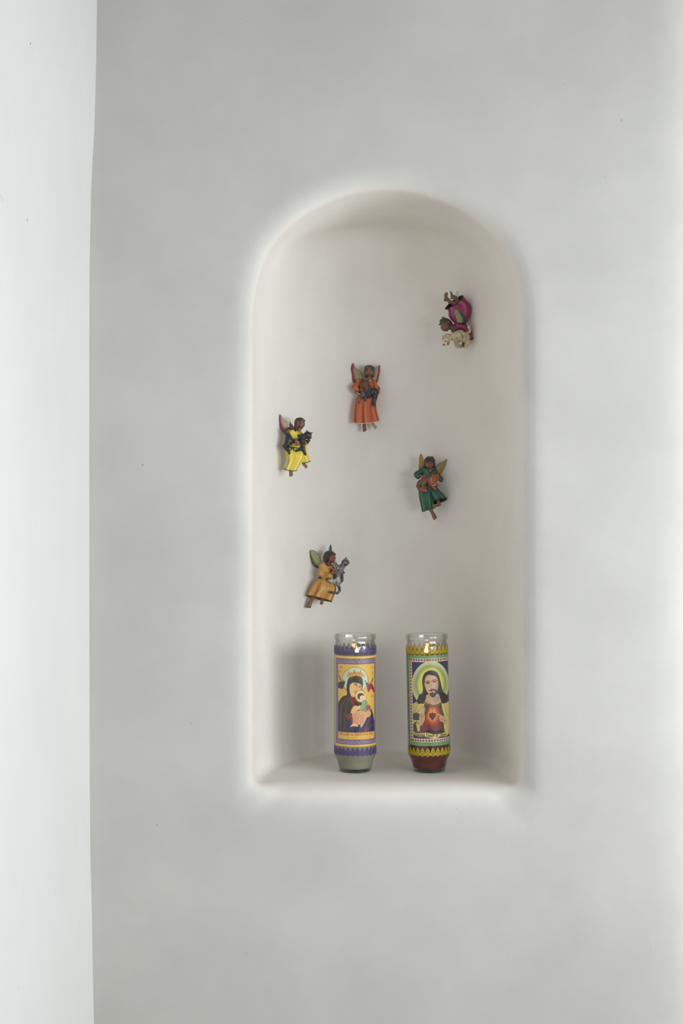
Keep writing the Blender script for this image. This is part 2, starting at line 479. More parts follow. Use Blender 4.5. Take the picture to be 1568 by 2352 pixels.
# ------------------------------------------------------------------ prayer candles
CD = 1.96                          # distance of the candle axes
GAIN = 1.24                        # paint colours were judged in the niche's soft shade
def paint(c, gain=None):
    return np.clip(lin(c) * (GAIN if gain is None else gain) * np.array([1.05, 1.0, 0.93]), 0.0, 0.92)
R0 = 0.0290
LABEL_GAIN = 1.10
M_glass = thin_glass('clear_jar_glass', (0.985, 0.988, 0.980))
M_base = thin_glass('thick_green_glass', (0.70, 0.76, 0.68))
M_print = attr_material('printed_paper', 0.45, 0.4, coat=0.55)
M_lace = attr_material('printed_lace', 0.5, 0.4, alpha=True)
M_flame = flame_material('candle_flame', .1612, .1712)
M_wick = plain_material('charred_wick', (0.03, 0.025, 0.02), 0.9)

# --- a small painter for the printed labels: every canvas point knows where it sits in the traced view
class Canvas:
    def __init__(self, px_axis, lean, th0, th1, h0, h1, nu, nv, ss=2):
        self.nu, self.nv, self.ss = nu, nv, ss
        th = np.radians(np.linspace(th0, th1, nu * ss)); hh = np.linspace(h0, h1, nv * ss)
        self.TH, self.H = np.meshgrid(th, hh)
        self.Sx = R0 * self.TH; self.rgb = np.zeros(self.TH.shape + (3,))
        d = CD - R0 * np.cos(self.TH)
        y = 1176 + F * (-ZB - self.H) / d
        x = px_axis + lean * (y - 1770) + F * R0 * np.sin(self.TH) / d
        self.X = (x - 730) * 4.612; self.Y = (y - 1430) * 4.612
    def fill(self, mask, c, a=1.0):
        c = np.asarray(c, float)
        if np.isscalar(a): self.rgb[mask] = self.rgb[mask] * (1 - a) + c * a
        else: self.rgb[mask] = self.rgb[mask] * (1 - a[mask][:, None]) + c * a[mask][:, None]
    def inpoly(self, P, U=None, Vv=None):
        U = self.X if U is None else U; Vv = self.Y if Vv is None else Vv
        P = np.asarray(P, float)
        bb = (U >= P[:, 0].min()) & (U <= P[:, 0].max()) & (Vv >= P[:, 1].min()) & (Vv <= P[:, 1].max())
        u = U[bb]; v = Vv[bb]; ins = np.zeros(len(u), bool)
        for i in range(len(P)):
            xa, ya = P[i]; xb, yb = P[(i + 1) % len(P)]
            if ya == yb: continue
            c = ((ya > v) != (yb > v)) & (u < (xb - xa) * (v - ya) / (yb - ya) + xa)
            ins ^= c
        m = np.zeros(U.shape, bool); m[bb] = ins
        return m
    def poly(self, P, c, a=1.0, smooth=True):
        if smooth: P = catmull(P, len(P) * 6, closed=True)
        self.fill(self.inpoly(P), c, a)
    def ell(self, cx, cy, rx, ry, c, a=1.0):
        self.fill(((self.X - cx) / rx) ** 2 + ((self.Y - cy) / ry) ** 2 < 1, c, a)
    def ring(self, cx, cy, rx, ry, wd, c, a=1.0):
        q = np.sqrt(((self.X - cx) / rx) ** 2 + ((self.Y - cy) / ry) ** 2)
        self.fill(np.abs(q - 1) * min(rx, ry) < wd / 2, c, a)
    def stroke(self, P, wd, c, a=1.0, U=None, Vv=None):
        U = self.X if U is None else U; Vv = self.Y if Vv is None else Vv
        P = np.asarray(P, float)
        bb = (U > P[:, 0].min() - wd) & (U < P[:, 0].max() + wd) & (Vv > P[:, 1].min() - wd) & (Vv < P[:, 1].max() + wd)
        u = U[bb]; v = Vv[bb]; dm = np.full(len(u), 1e9)
        for i in range(len(P) - 1):
            ax, ay = P[i]; dx, dy = P[i + 1] - P[i]
            t = np.clip(((u - ax) * dx + (v - ay) * dy) / (dx * dx + dy * dy + 1e-12), 0, 1)
            dm = np.minimum(dm, np.hypot(u - ax - t * dx, v - ay - t * dy))
        m = np.zeros(U.shape, bool); m[bb] = dm < wd / 2
        self.fill(m, c, a)
    def out(self):
        s = self.ss
        a = paint(self.rgb.clip(0, 255), LABEL_GAIN)
        return a.reshape(self.nv, s, self.nu, s, 3).mean((1, 3))

# stroke letters: (width, [(thick?, polyline)...]); x right, y up, cap height 1
def arcp(cx, cy, rx, ry, a0, a1, n=12):
    t = np.radians(np.linspace(a0, a1, n)); return [(cx + rx * math.cos(x), cy + ry * math.sin(x)) for x in t]
GL = {
 'O': (.86, [(1, arcp(.43, .5, .36, .46, 0, 360, 24))]),
 'U': (.86, [(1, [(.18, 1), (.18, .3)] + arcp(.43, .32, .25, .28, 180, 360) + [(.68, 1)]), (0, [(.03, .97), (.33, .97)]), (0, [(.55, .97), (.83, .97)])]),
 'R': (.84, [(1, [(.18, 0), (.18, 1)]), (1, [(.18, .96), (.42, .96)] + arcp(.42, .74, .22, .22, 90, -90) + [(.18, .52)]), (1, [(.42, .5), (.76, .02)]), (0, [(.03, .03), (.34, .03)])]),
 'L': (.72, [(1, [(.18, 0), (.18, 1)]), (0, [(.03, .97), (.34, .97)]), (0, [(.03, .04), (.66, .04), (.66, .25)])]),
 'A': (.86, [(0, [(.08, 0), (.42, 1)]), (1, [(.42, 1), (.76, 0)]), (0, [(.22, .35), (.62, .35)]), (0, [(0, .03), (.22, .03)]), (0, [(.62, .03), (.88, .03)])]),
 'D': (.86, [(1, [(.18, 0), (.18, 1)]), (1, [(.05, .96), (.38, .96)] + arcp(.38, .5, .38, .46, 90, -90) + [(.05, .04)])]),
 'Y': (.80, [(1, [(.08, 1), (.40, .5), (.40, 0)]), (0, [(.40, .5), (.72, 1)]), (0, [(.25, .03), (.56, .03)])]),
 'F': (.70, [(1, [(.18, 0), (.18, 1)]), (0, [(.04, .96), (.64, .96), (.64, .75)]), (0, [(.18, .52), (.5, .52)]), (0, [(.03, .03), (.34, .03)])]),
 'P': (.76, [(1, [(.18, 0), (.18, 1)]), (1, [(.04, .96), (.42, .96)] + arcp(.42, .72, .24, .24, 90, -90) + [(.18, .48)]), (0, [(.03, .03), (.34, .03)])]),
 'E': (.74, [(1, [(.18, 0), (.18, 1)]), (0, [(.04, .96), (.64, .96), (.64, .75)]), (0, [(.18, .52), (.5, .52)]), (0, [(.04, .04), (.67, .04), (.67, .27)])]),
 'T': (.78, [(1, [(.38, 0), (.38, 1)]), (0, [(.05, .74), (.05, .96), (.71, .96), (.71, .74)]), (0, [(.22, .03), (.54, .03)])]),
 'H': (.90, [(1, [(.18, 0), (.18, 1)]), (1, [(.70, 0), (.70, 1)]), (0, [(.18, .52), (.70, .52)]), (0, [(.03, .03), (.33, .03)]), (0, [(.55, .03), (.85, .03)]), (0, [(.03, .97), (.33, .97)]), (0, [(.55, .97), (.85, .97)])]),
 'C': (.78, [(1, arcp(.43, .5, .36, .46, 50, 310, 20))]),
 'N': (.88, [(0, [(.16, 0), (.16, 1)]), (1, [(.16, 1), (.70, 0)]), (0, [(.70, 0), (.70, 1)])]),
 'S': (.66, [(1, arcp(.34, .73, .24, .23, 40, 270, 12) + arcp(.34, .27, .24, .23, 90, -140, 12))]),
 'I': (.40, [(1, [(.2, 0), (.2, 1)])]),
 'X': (.80, [(1, [(.1, 1), (.7, 0)]), (0, [(.1, 0), (.7, 1)])]),
 'M': (1.0, [(0, [(.14, 0), (.14, 1)]), (1, [(.14, 1), (.48, .2), (.82, 1)]), (1, [(.82, 1), (.82, 0)])]),
 'J': (.52, [(1, [(.34, 1), (.34, .1)] + arcp(.16, .08, .18, .22, 0, -150, 8)), (0, [(.18, .97), (.5, .97)])]),
 'a': (.56, [(1, arcp(.25, .28, .19, .27, 0, 360, 18)), (1, [(.45, .58), (.45, .06), (.54, .02)])]),
 'c': (.48, [(1, arcp(.26, .29, .20, .28, 50, 310, 16))]),
 'r': (.42, [(1, [(.12, 0), (.12, .58)]), (1, [(.12, .38)] + arcp(.27, .40, .14, .17, 160, 40, 6)), (0, [(.02, .02), (.24, .02)])]),
 'e': (.52, [(1, [(.07, .30), (.45, .30)] + arcp(.26, .29, .20, .28, 0, 310, 18))]),
 'd': (.58, [(1, arcp(.25, .28, .19, .27, 0, 360, 18)), (1, [(.46, 1), (.46, .05), (.56, .02)])]),
 't': (.38, [(1, [(.17, .85), (.17, .12), (.26, .03), (.36, .05)]), (0, [(.02, .57), (.36, .57)])]),
 'o': (.54, [(1, arcp(.27, .29, .21, .28, 0, 360, 18))]),
 'f': (.38, [(1, [(.15, 0), (.15, .8)] + arcp(.29, .82, .14, .16, 180, 60, 6)), (0, [(.02, .57), (.34, .57)])]),
 's': (.42, [(1, arcp(.21, .43, .13, .14, 40, 270, 8) + arcp(.21, .15, .14, .14, 90, -140, 8))]),
 'u': (.56, [(1, [(.1, .58), (.1, .2)] + arcp(.26, .2, .16, .18, 180, 340, 8) + [(.44, .58)]), (1, [(.44, .5), (.44, .05), (.53, .02)])]),
 '.': (.25, [(1, [(.1, .03), (.12, .03)])]),
 ' ': (.42, []),
}
def text_width(t): return sum(GL[ch][0] for ch in t)
def text_sh(cv, t, s0, s1, hbase, cap, c, thick=.19, thin=.10, a=1.0):
    """Lettering laid round the jar: s along the curve, h up, fitted between s0 and s1."""
    parts = t if isinstance(t, list) else [(t, 1.0)]
    tot = sum(text_width(p) * k for p, k in parts)
    sx = (s1 - s0) / tot; x = s0
    for p, k in parts:
        for ch in p:
            wd, st = GL[ch]
            for tk, P in st:
                cv.stroke([(x + px * sx * k, hbase + py * cap * k) for px, py in P], (thick if tk else thin) * cap, c, a, cv.Sx, cv.H)
            x += wd * sx * k

def key_band(cv, horizontal, a0, a1, b0, b1, period, c):
    """Greek key line inside a frame strip; a runs along the strip, b across it."""
    U, Vv = (cv.Sx, cv.H) if horizontal else (cv.H, cv.Sx)
    nrep = max(1, int(round((a1 - a0) / period))); p = (a1 - a0) / nrep
    motif = [(0, .18), (.52, .18), (.52, .52), (.28, .52), (.28, .36)], [(.12, .82), (.12, .52)], [(.12, .82), (.74, .82), (.74, .48), (.98, .48), (.98, .66)], [(.74, .18), (1.0, .18)], [(.74, .18), (.74, .34), (.90, .34)]
    wd = (b1 - b0) * 0.09
    for i in range(nrep):
        for ln in motif:
            P = [(a0 + (i + u) * p, b0 + v * (b1 - b0)) for u, v in ln]
            cv.stroke(P, wd, c, .9, U, Vv)

def h_of(ypx):                     # height above the shelf of a print row seen at the front of the jar
    return -ZB - (ypx - 1176) * (CD - R0) / F
def rad(d): return R0 * math.radians(d)

def label_mother(nu, nv):
    th0, th1 = -73.0, 82.0
    ht, hb = h_of(1508), h_of(1716)
    cv = Canvas(815.5, 0.0, th0, th1, hb, ht, nu, nv)
    Y1 = (204, 166, 78); PU = (92, 76, 122); KE = (176, 160, 148)
    cv.rgb[:] = Y1
    cv.rgb[cv.Sx < rad(th0 + 1.0)] = (215, 185, 120)
    o0, o1, i0, i1 = -66.5, 75.5, -53.3, 62.5
    hT, ht2, hb2, hB = h_of(1513.8), h_of(1526.6), h_of(1699.3), h_of(1711)
    fr = (cv.Sx > rad(o0)) & (cv.Sx < rad(o1)) & (cv.H < hT) & (cv.H > hB)
    inn = (cv.Sx > rad(i0)) & (cv.Sx < rad(i1)) & (cv.H < ht2) & (cv.H > hb2)
    cv.fill(fr & ~inn, PU)
    key_band(cv, True, rad(o0 + 2), rad(o1 - 2), hB + .0008, hT - (hT - ht2) * 0 - (hT - hB) + (hb2 - hB) - .0008, .0080, KE)
    key_band(cv, True, rad(o0 + 2), rad(o1 - 2), ht2 + .0008, hT - .0008, .0080, KE)
    key_band(cv, False, hb2, ht2, rad(o0) + .0012, rad(i0) - .0012, .0052, KE)
    key_band(cv, False, hb2, ht2, rad(i1) + .0012, rad(o1) - .0012, .0052, KE)
    # picture: a plain haloed mother in a dark hood with a small child
    hp = h_of(1683.2)
    keep = cv.rgb.copy()
    cv.ell(390, 612, 138, 135, (176, 192, 168)); cv.ring(390, 612, 138, 135, 5, (140, 84, 60))
    # little flanking figures, kept to plain patches
    cv.poly([(212, 645), (245, 620), (275, 615), (285, 640), (270, 680), (262, 705), (212, 690)], (66, 48, 44))
    cv.poly([(218, 545), (235, 575), (245, 615), (228, 600)], (88, 92, 66)); cv.ell(262, 620, 14, 14, (150, 112, 74))
    cv.poly([(520, 640), (555, 635), (590, 690), (590, 745), (560, 705), (530, 742), (518, 700)], (138, 52, 50))
    cv.poly([(585, 580), (572, 600), (560, 635), (575, 630)], (84, 96, 72)); cv.ell(540, 642, 14, 14, (172, 140, 104))
    cv.stroke([(497, 618), (520, 675)], 8, (52, 46, 44)); cv.stroke([(500, 655), (525, 640)], 6, (52, 46, 44))
    # mantle
    cv.poly([(318, 600), (345, 575), (400, 566), (452, 578), (472, 610), (474, 660), (462, 735), (470, 800), (540, 880), (575, 950), (588, 1020), (590, 1180), (208, 1180), (208, 900), (222, 835), (262, 785), (305, 765), (300, 700), (308, 640)], (57, 47, 44))
    cv.poly([(340, 1010), (420, 990), (560, 990), (592, 1060), (592, 1190), (330, 1190), (300, 1090)], (50, 46, 82))
    cv.poly([(208, 960), (240, 980), (250, 1090), (240, 1190), (205, 1190)], (56, 54, 74))
    for P in ([(300, 800), (250, 900), (238, 1060)], [(330, 800), (290, 900), (300, 1010)], [(278, 960), (282, 1080), (268, 1150)], [(560, 960), (530, 1060), (500, 1150)], [(575, 1080), (540, 1110), (525, 1160)]):
        cv.stroke(catmull(P, 14), 8, (104, 86, 62), .75)
    cv.poly([(520, 1085), (512, 1160), (485, 1165), (500, 1120)], (120, 50, 56))
    for P in ([(318, 790), (268, 850), (226, 930)], [(345, 830), (312, 900), (296, 960)], [(240, 1000), (228, 1100)], [(300, 1060), (292, 1150)], [(450, 1120), (440, 1160)]):
        cv.stroke(catmull(P, 12), 5, (92, 78, 64), .6)
    cv.stroke(catmull([(322, 612), (360, 590), (400, 584), (446, 594), (470, 622)], 18), 6, (116, 92, 56), .7)
    # hood lining, face, neck
    cv.poly([(330, 640), (355, 605), (400, 592), (445, 606), (466, 640), (462, 668), (440, 655), (400, 640), (360, 642), (338, 668)], (48, 58, 58))
    cv.poly([(336, 668), (362, 642), (402, 638), (440, 652), (458, 672), (456, 706), (436, 738), (412, 762), (396, 782), (366, 790), (346, 772), (334, 725)], (212, 172, 118))
    cv.poly([(402, 660), (458, 672), (456, 706), (436, 738), (412, 762), (400, 740), (412, 705)], (190, 124, 86), .35)
    cv.poly([(338, 785), (372, 792), (398, 784), (404, 830), (372, 890), (345, 840)], (112, 48, 44))
    cv.stroke(catmull([(378, 655), (400, 644), (420, 652)], 10), 6, (74, 52, 40)); cv.stroke([(434, 668), (452, 676)], 5, (74, 52, 40))
    cv.ell(398, 662, 13, 6, (70, 50, 40)); cv.ell(440, 686, 10, 5, (70, 50, 40))
    cv.stroke([(412, 668), (404, 715), (394, 718)], 4, (150, 96, 66)); cv.ell(388, 735, 13, 5, (160, 62, 50))
    # crown
    cv.poly([(290, 545), (312, 560), (318, 545), (322, 505), (338, 545), (348, 520), (360, 542), (384, 492), (398, 540), (414, 515), (424, 540), (452, 498), (455, 545), (472, 525), (470, 560), (498, 545), (480, 582), (400, 566), (318, 585)], (176, 118, 70), smooth=False)
    cv.poly([(320, 562), (400, 543), (470, 560), (478, 580), (400, 562), (320, 584)], (206, 160, 72), smooth=False)
    for cx, cy in ((340, 566), (368, 558), (400, 554), (432, 560), (458, 568)): cv.ell(cx, cy, 5, 5, (128, 52, 40))
    # child
    cv.ell(451, 783, 60, 62, (206, 190, 132)); cv.ring(451, 783, 60, 62, 5, (150, 100, 60))
    cv.ring(440, 770, 52, 50, 9, (176, 120, 72), .5)
    cv.poly([(415, 780), (425, 756), (455, 748), (480, 760), (482, 780), (460, 790), (440, 815), (420, 805)], (68, 48, 38))
    cv.poly([(440, 790), (462, 774), (482, 780), (486, 805), (472, 826), (448, 826)], (214, 180, 146))
    cv.ell(468, 796, 5, 3, (70, 50, 40)); cv.ell(474, 814, 6, 3, (168, 80, 66))
    cv.poly([(470, 828), (508, 822), (530, 860), (550, 900), (548, 935), (500, 940), (480, 955), (440, 950), (438, 915), (458, 870)], (124, 148, 106))
    cv.stroke(catmull([(500, 835), (498, 890), (470, 935), (445, 940)], 16), 7, (78, 110, 84))
    cv.poly([(512, 880), (550, 880), (552, 900), (520, 935), (505, 925)], (150, 70, 62))
    cv.poly([(375, 960), (440, 935), (500, 950), (552, 940), (556, 975), (520, 1000), (490, 1060), (455, 1115), (440, 1085), (400, 1080), (362, 1080), (350, 1020)], (198, 148, 112))
    for P in ([(430, 970), (415, 1070)], [(455, 980), (448, 1090)], [(480, 970), (470, 1060)], [(398, 970), (385, 1060)]): cv.stroke(P, 6, (150, 96, 78), .8)
    cv.poly([(352, 1010), (364, 1000), (368, 1060), (352, 1070)], (110, 74, 56))
    # hands and feet
    cv.poly([(345, 950), (362, 905), (392, 880), (420, 888), (448, 880), (440, 915), (400, 945), (372, 975), (352, 970)], (212, 170, 120))
    cv.poly([(500, 950), (530, 935), (556, 955), (550, 990), (520, 1005), (505, 985)], (204, 146, 110))
    cv.poly([(300, 985), (350, 960), (362, 985), (330, 1020), (305, 1030)], (126, 52, 46))
    cv.poly([(340, 1100), (372, 1075), (400, 1080), (420, 1085), (415, 1105), (380, 1100), (350, 1112)], (214, 176, 124))
    cv.poly([(345, 1105), (395, 1100), (410, 1110), (370, 1122)], (88, 54, 34))
    # small marks beside the halo
    for t, s0, s1, yy in (('MHP', -47, -38, 1534.5), ('APX', -52, -42, 1545), ('OY', 51, 56, 1536), ('AP', 52, 57, 1549), ('IC XC', 49, 58, 1602)):
        text_sh(cv, t, rad(s0), rad(s1), h_of(yy + 2.2), .0027, (126, 84, 42), .16, .12, .8)
    # restore everything outside the picture, then the caption strip
    pic = inn & (cv.H > hp)
    cv.rgb[~pic] = keep[~pic]
    cv.fill(inn & ~pic, (204, 166, 78))
    text_sh(cv, [('OUR LADY ', 1.0), ('OF', .68), (' PERPETUAL HELP', 1.0)], rad(-49), rad(57), h_of(1690.2), .0031, (158, 70, 38))
    text_sh(cv, 'REED CANDLE CO.', rad(-24), rad(6), h_of(1696.6), .0012, (140, 104, 50), .2, .16, .8)
    text_sh(cv, 'SAN ANTONIO TEXAS', rad(14), rad(46), h_of(1696.6), .0012, (140, 104, 50), .2, .16, .8)
    return cv, th0, th1, hb, ht

def label_heart(nu, nv):
    th0, th1 = -67.5, 93.0
    ht, hb = h_of(1505.5), h_of(1714)
    cv = Canvas(986.0, 0.0245, th0, th1, hb, ht, nu, nv)
    cv.rgb[:] = (98, 142, 98)
    o0, o1, i0, i1 = -60.5, 86.5, -49.5, 75.5
    hT, ht2, hb2, hB = h_of(1512.8), h_of(1520.8), h_of(1697.6), h_of(1705.6)
    fr = (cv.Sx > rad(o0)) & (cv.Sx < rad(o1)) & (cv.H < hT) & (cv.H > hB)
    inn = (cv.Sx > rad(i0)) & (cv.Sx < rad(i1)) & (cv.H < ht2) & (cv.H > hb2)
    cv.fill(fr, (186, 130, 84)); e = .0004
    fr2 = (cv.Sx > rad(o0) + e) & (cv.Sx < rad(o1) - e) & (cv.H < hT - e) & (cv.H > hB + e)
    cv.fill(fr2, (206, 196, 178)); cv.fill(inn, (186, 130, 84))
    def jewels(horizontal, a0, a1, b, nn):
        for i in range(nn):
            a = a0 + (a1 - a0) * i / (nn - 1)
            sx, hy = (a, b) if horizontal else (b, a)
            if i % 2 == 0:
                q = np.hypot(cv.Sx - sx, cv.H - hy)
                cv.fill(q < .00165, (134, 54, 42)); cv.fill(np.hypot(cv.Sx - sx - .0004, cv.H - hy + .0001) < .0006, (190, 130, 110))
            else:
                q = np.abs(cv.Sx - sx) + np.abs(cv.H - hy)
                cv.fill(q < .0019, (46, 64, 96)); cv.fill(q < .0006, (120, 140, 150))
    jewels(True, rad(o0) + .0021, rad(o1) - .0021, (hT + ht2) / 2, 19)
    jewels(True, rad(o0) + .0021, rad(o1) - .0021, (hB + hb2) / 2, 19)
    jewels(False, hB + .0021, hT - .0021, (rad(o0) + rad(i0)) / 2, 27)
    jewels(False, hB + .0021, hT - .0021, (rad(o1) + rad(i1)) / 2, 27)
    keep = cv.rgb.copy()
    pic = (cv.Sx > rad(i0) + .0003) & (cv.Sx < rad(i1) - .0003) & (cv.H < ht2 - .0003) & (cv.H > hb2 + .0003)
    cv.fill(pic, (42, 46, 84))
    # soft ringed halo
    q = np.sqrt(((cv.X - 1180) / 198) ** 2 + ((cv.Y - 655) / 245) ** 2)
    stops = np.array([0, .64, .70, .78, .86, .95, 1.0])
    cols = np.array([(204, 194, 92), (196, 188, 92), (166, 172, 98), (126, 150, 100), (162, 172, 122), (192, 188, 140), (196, 190, 144)], float)
    hal = np.stack([np.interp(q, stops, cols[:, k]) for k in range(3)], -1)
    m = q < 1; cv.rgb[m] = hal[m]
    # hair
    cv.poly([(1088, 620), (1100, 560), (1130, 524), (1180, 508), (1232, 522), (1262, 560), (1280, 620), (1296, 690), (1318, 745), (1352, 775), (1366, 815), (1350, 850), (1318, 862), (1288, 840), (1262, 800), (1140, 800), (1118, 830), (1085, 862), (1050, 846), (1040, 810), (1060, 775), (1092, 745), (1094, 690)], (44, 36, 36))
    cv.ell(1078, 858, 10, 12, (44, 36, 36)); cv.ell(1326, 862, 10, 10, (44, 36, 36))
    for P in ([(1150, 525), (1112, 580), (1104, 680), (1090, 770)], [(1215, 522), (1256, 580), (1274, 680), (1310, 770)]):
        cv.stroke(catmull(P, 16), 9, (84, 74, 70), .6)
    # neck, face, beard
    cv.poly([(1140, 765), (1255, 760), (1280, 812), (1290, 846), (1245, 870), (1205, 874), (1160, 866), (1118, 845), (1130, 812)], (178, 146, 120))
    cv.poly([(1200, 815), (1262, 770), (1272, 812), (1236, 850)], (120, 100, 88), .35)
    cv.poly([(1114, 640), (1120, 590), (1150, 556), (1188, 562), (1232, 574), (1254, 610), (1260, 670), (1250, 725), (1224, 775), (1200, 790), (1172, 776), (1142, 738), (1122, 690)], (192, 156, 128))
    cv.poly([(1228, 580), (1254, 610), (1260, 670), (1250, 725), (1222, 770), (1224, 700), (1236, 640)], (146, 118, 102), .5)
    cv.poly([(1162, 722), (1200, 704), (1240, 716), (1248, 735), (1232, 776), (1202, 796), (1176, 782), (1164, 750), (1182, 748), (1196, 742), (1215, 748), (1226, 734), (1202, 722), (1176, 732)], (62, 52, 48))
    cv.ell(1198, 738, 20, 6, (146, 92, 82))
    for ex, ey in ((1146, 642), (1216, 630)):
        cv.ell(ex, ey, 22, 9, (92, 74, 68), .7); cv.ell(ex, ey, 13, 6, (40, 34, 34))
        cv.stroke(catmull([(ex - 26, ey - 10), (ex - 4, ey - 20), (ex + 26, ey - 12)], 10), 7, (62, 50, 46))
    cv.stroke(catmull([(1180, 630), (1178, 670), (1172, 695), (1192, 702)], 12), 5, (140, 106, 88))
    # robe and its border
    cv.poly([(984, 900), (1010, 850), (1055, 838), (1110, 848), (1140, 870), (1120, 930), (1110, 1010), (1080, 1090), (1070, 1160), (980, 1160)], (190, 174, 112))
    cv.poly([(1268, 868), (1300, 846), (1345, 838), (1400, 880), (1400, 1160), (1330, 1160), (1300, 1060), (1290, 960)], (196, 182, 120))
    for P in ([(1040, 860), (1020, 930), (995, 960)], [(1095, 880), (1050, 940), (1000, 975)], [(1330, 870), (1345, 960), (1375, 1010)]): cv.stroke(catmull(P, 12), 10, (150, 126, 76), .6)
    cv.poly([(984, 970), (1040, 955), (1070, 985), (1060, 1030), (1010, 1030), (984, 1010)], (66, 70, 56))
    cv.poly([(984, 1120), (1020, 1050), (1060, 1075), (1062, 1190), (984, 1190)], (74, 66, 46))
    cv.poly([(1110, 870), (1150, 858), (1205, 876), (1250, 866), (1290, 860), (1305, 930), (1330, 1010), (1320, 1090), (1310, 1190), (1040, 1190), (1070, 1080), (1110, 1000)], (82, 64, 48))
    cv.poly([(1145, 895), (1200, 884), (1262, 892), (1280, 960), (1288, 1050), (1290, 1120), (1260, 1165), (1110, 1165), (1090, 1110), (1108, 1030), (1130, 960)], (112, 48, 44))
    gq = np.clip(1.0 - np.sqrt(((cv.X - 1197) / 92) ** 2 + ((cv.Y - 985) / 118) ** 2), 0, 1)
    gm = cv.inpoly(catmull([(1145, 895), (1200, 884), (1262, 892), (1280, 960), (1288, 1050), (1290, 1120), (1260, 1165), (1110, 1165), (1090, 1110), (1108, 1030), (1130, 960)], 66, closed=True))
    st = np.array([0, .3, .55, .8, 1.0]); gc = np.array([(122, 50, 44), (156, 72, 46), (200, 124, 58), (222, 176, 90), (226, 186, 100)], float)
    gl = np.stack([np.interp(gq, st, gc[:, k]) for k in range(3)], -1)
    m = gm & (gq > 0); cv.rgb[m] = gl[m]
    cv.ell(1196, 925, 30, 26, (206, 138, 76), .7)
    cv.poly([(1197, 968), (1210, 958), (1232, 968), (1232, 996), (1215, 1020), (1197, 1040), (1180, 1020), (1163, 996), (1164, 968), (1184, 958)], (84, 36, 34))
    cv.ell(1180, 978, 8, 8, (140, 60, 52)); cv.stroke([(1197, 948), (1197, 966)], 9, (84, 36, 34))
    cv.stroke([(1196, 906), (1196, 930)], 6, (112, 50, 40)); cv.stroke([(1186, 914), (1206, 914)], 6, (112, 50, 40))
    cv.poly([(1090, 1165), (1150, 1140), (1185, 1132), (1230, 1150), (1290, 1140), (1300, 1200), (1060, 1200)], (48, 38, 42))
    # curls falling over the robe, fine border at the neck
    for cx, cy, rx, ry in ((1082, 800, 34, 46), (1062, 832, 26, 30), (1096, 838, 22, 24), (1318, 796, 36, 46), (1344, 826, 22, 32), (1316, 842, 22, 22)):
        cv.ell(cx, cy, rx, ry, (42, 35, 35))
    for cx, cy in ((1070, 812), (1088, 836), (1322, 812), (1340, 836)): cv.ring(cx, cy, 11, 11, 4, (76, 66, 62), .7)
    cv.stroke(catmull([(1112, 846), (1150, 872), (1205, 886), (1255, 876), (1294, 852)], 20), 20, (106, 86, 62))
    cv.stroke(catmull([(1150, 890), (1134, 960), (1112, 1040)], 12), 16, (92, 72, 52)); cv.stroke(catmull([(1262, 890), (1286, 960), (1294, 1060)], 12), 16, (92, 72, 52))
    for P in ([(1140, 540), (1118, 600), (1108, 700)], [(1170, 520), (1140, 548)], [(1200, 520), (1244, 560), (1268, 660)], [(1285, 700), (1305, 760)], [(1098, 720), (1078, 770)]): cv.stroke(catmull(P, 12), 5, (86, 74, 70), .55)
    # hands
    cv.poly([(1062, 1060), (1060, 990), (1076, 955), (1100, 962), (1118, 990), (1112, 1040), (1085, 1090), (1062, 1090)], (184, 146, 112))
    for P in ([(1086, 965), (1096, 925), (1100, 892)], [(1104, 968), (1112, 930), (1112, 905)]): cv.stroke(catmull(P, 8), 13, (180, 142, 108))
    for P in ([(1076, 970), (1096, 985), (1102, 1002)], [(1070, 985), (1088, 996), (1094, 1014)]): cv.stroke(P, 4, (120, 86, 66))
    cv.poly([(1268, 1010), (1290, 985), (1325, 1000), (1352, 1030), (1362, 1070), (1345, 1095), (1310, 1060), (1280, 1045)], (186, 148, 114))
    cv.stroke([(1256, 974), (1296, 994), (1320, 1010)], 13, (186, 148, 114)); cv.ell(1325, 1042, 6, 6, (110, 66, 52))
    for P in ([(1272, 1016), (1300, 1024)], [(1278, 1034), (1302, 1040)]): cv.stroke(P, 4, (124, 90, 70))
    cv.poly([(1335, 1085), (1366, 1060), (1370, 1130), (1350, 1140)], (196, 178, 130)); cv.poly([(1030, 1060), (1062, 1085), (1066, 1140), (1045, 1150)], (192, 176, 124))
    # ribbon and its lettering
    up = catmull([(1000, 1148), (1030, 1168), (1080, 1172), (1140, 1168), (1205, 1186), (1260, 1184), (1320, 1172), (1352, 1162), (1376, 1136)], 40)
    dn = catmull([(1376, 1136), (1372, 1178), (1350, 1205), (1290, 1210), (1240, 1226), (1180, 1226), (1110, 1208), (1050, 1206), (1010, 1180), (1000, 1148)], 40)
    rb = np.concatenate([up, dn]); cv.poly(rb, (204, 190, 118), smooth=False)
    cv.stroke(dn, 5, (146, 122, 66)); cv.stroke(up, 4, (150, 130, 80), .7)
    base = lambda x: np.interp(x, [1010, 1040, 1090, 1150, 1200, 1250, 1300, 1350], [1196, 1199, 1203, 1211, 1215, 1211, 1204, 1196])
    t = 'Sacred Heart of Jesus'; sx = (1350 - 1018) / text_width(t); x = 1018
    for ch in t:
        wd, stn = GL[ch]
        cap = 34 if ch.isupper() else 32
        for tk, P in stn:
            PP = [(x + px * sx, base(x + px * sx) - py * cap) for px, py in P]
            cv.stroke(PP, 5.6 if tk else 3.8, (48, 46, 40))
        x += wd * sx
    cv.rgb[~pic] = keep[~pic]
    text_sh(cv, 'REED CANDLE CO.', rad(-18), rad(12), h_of(1709.6), .0012, (70, 98, 70), .2, .16, .8)
    text_sh(cv, 'SAN ANTONIO TEXAS', rad(20), rad(52), h_of(1709.6), .0012, (70, 98, 70), .2, .16, .8)
    return cv, th0, th1, hb, ht

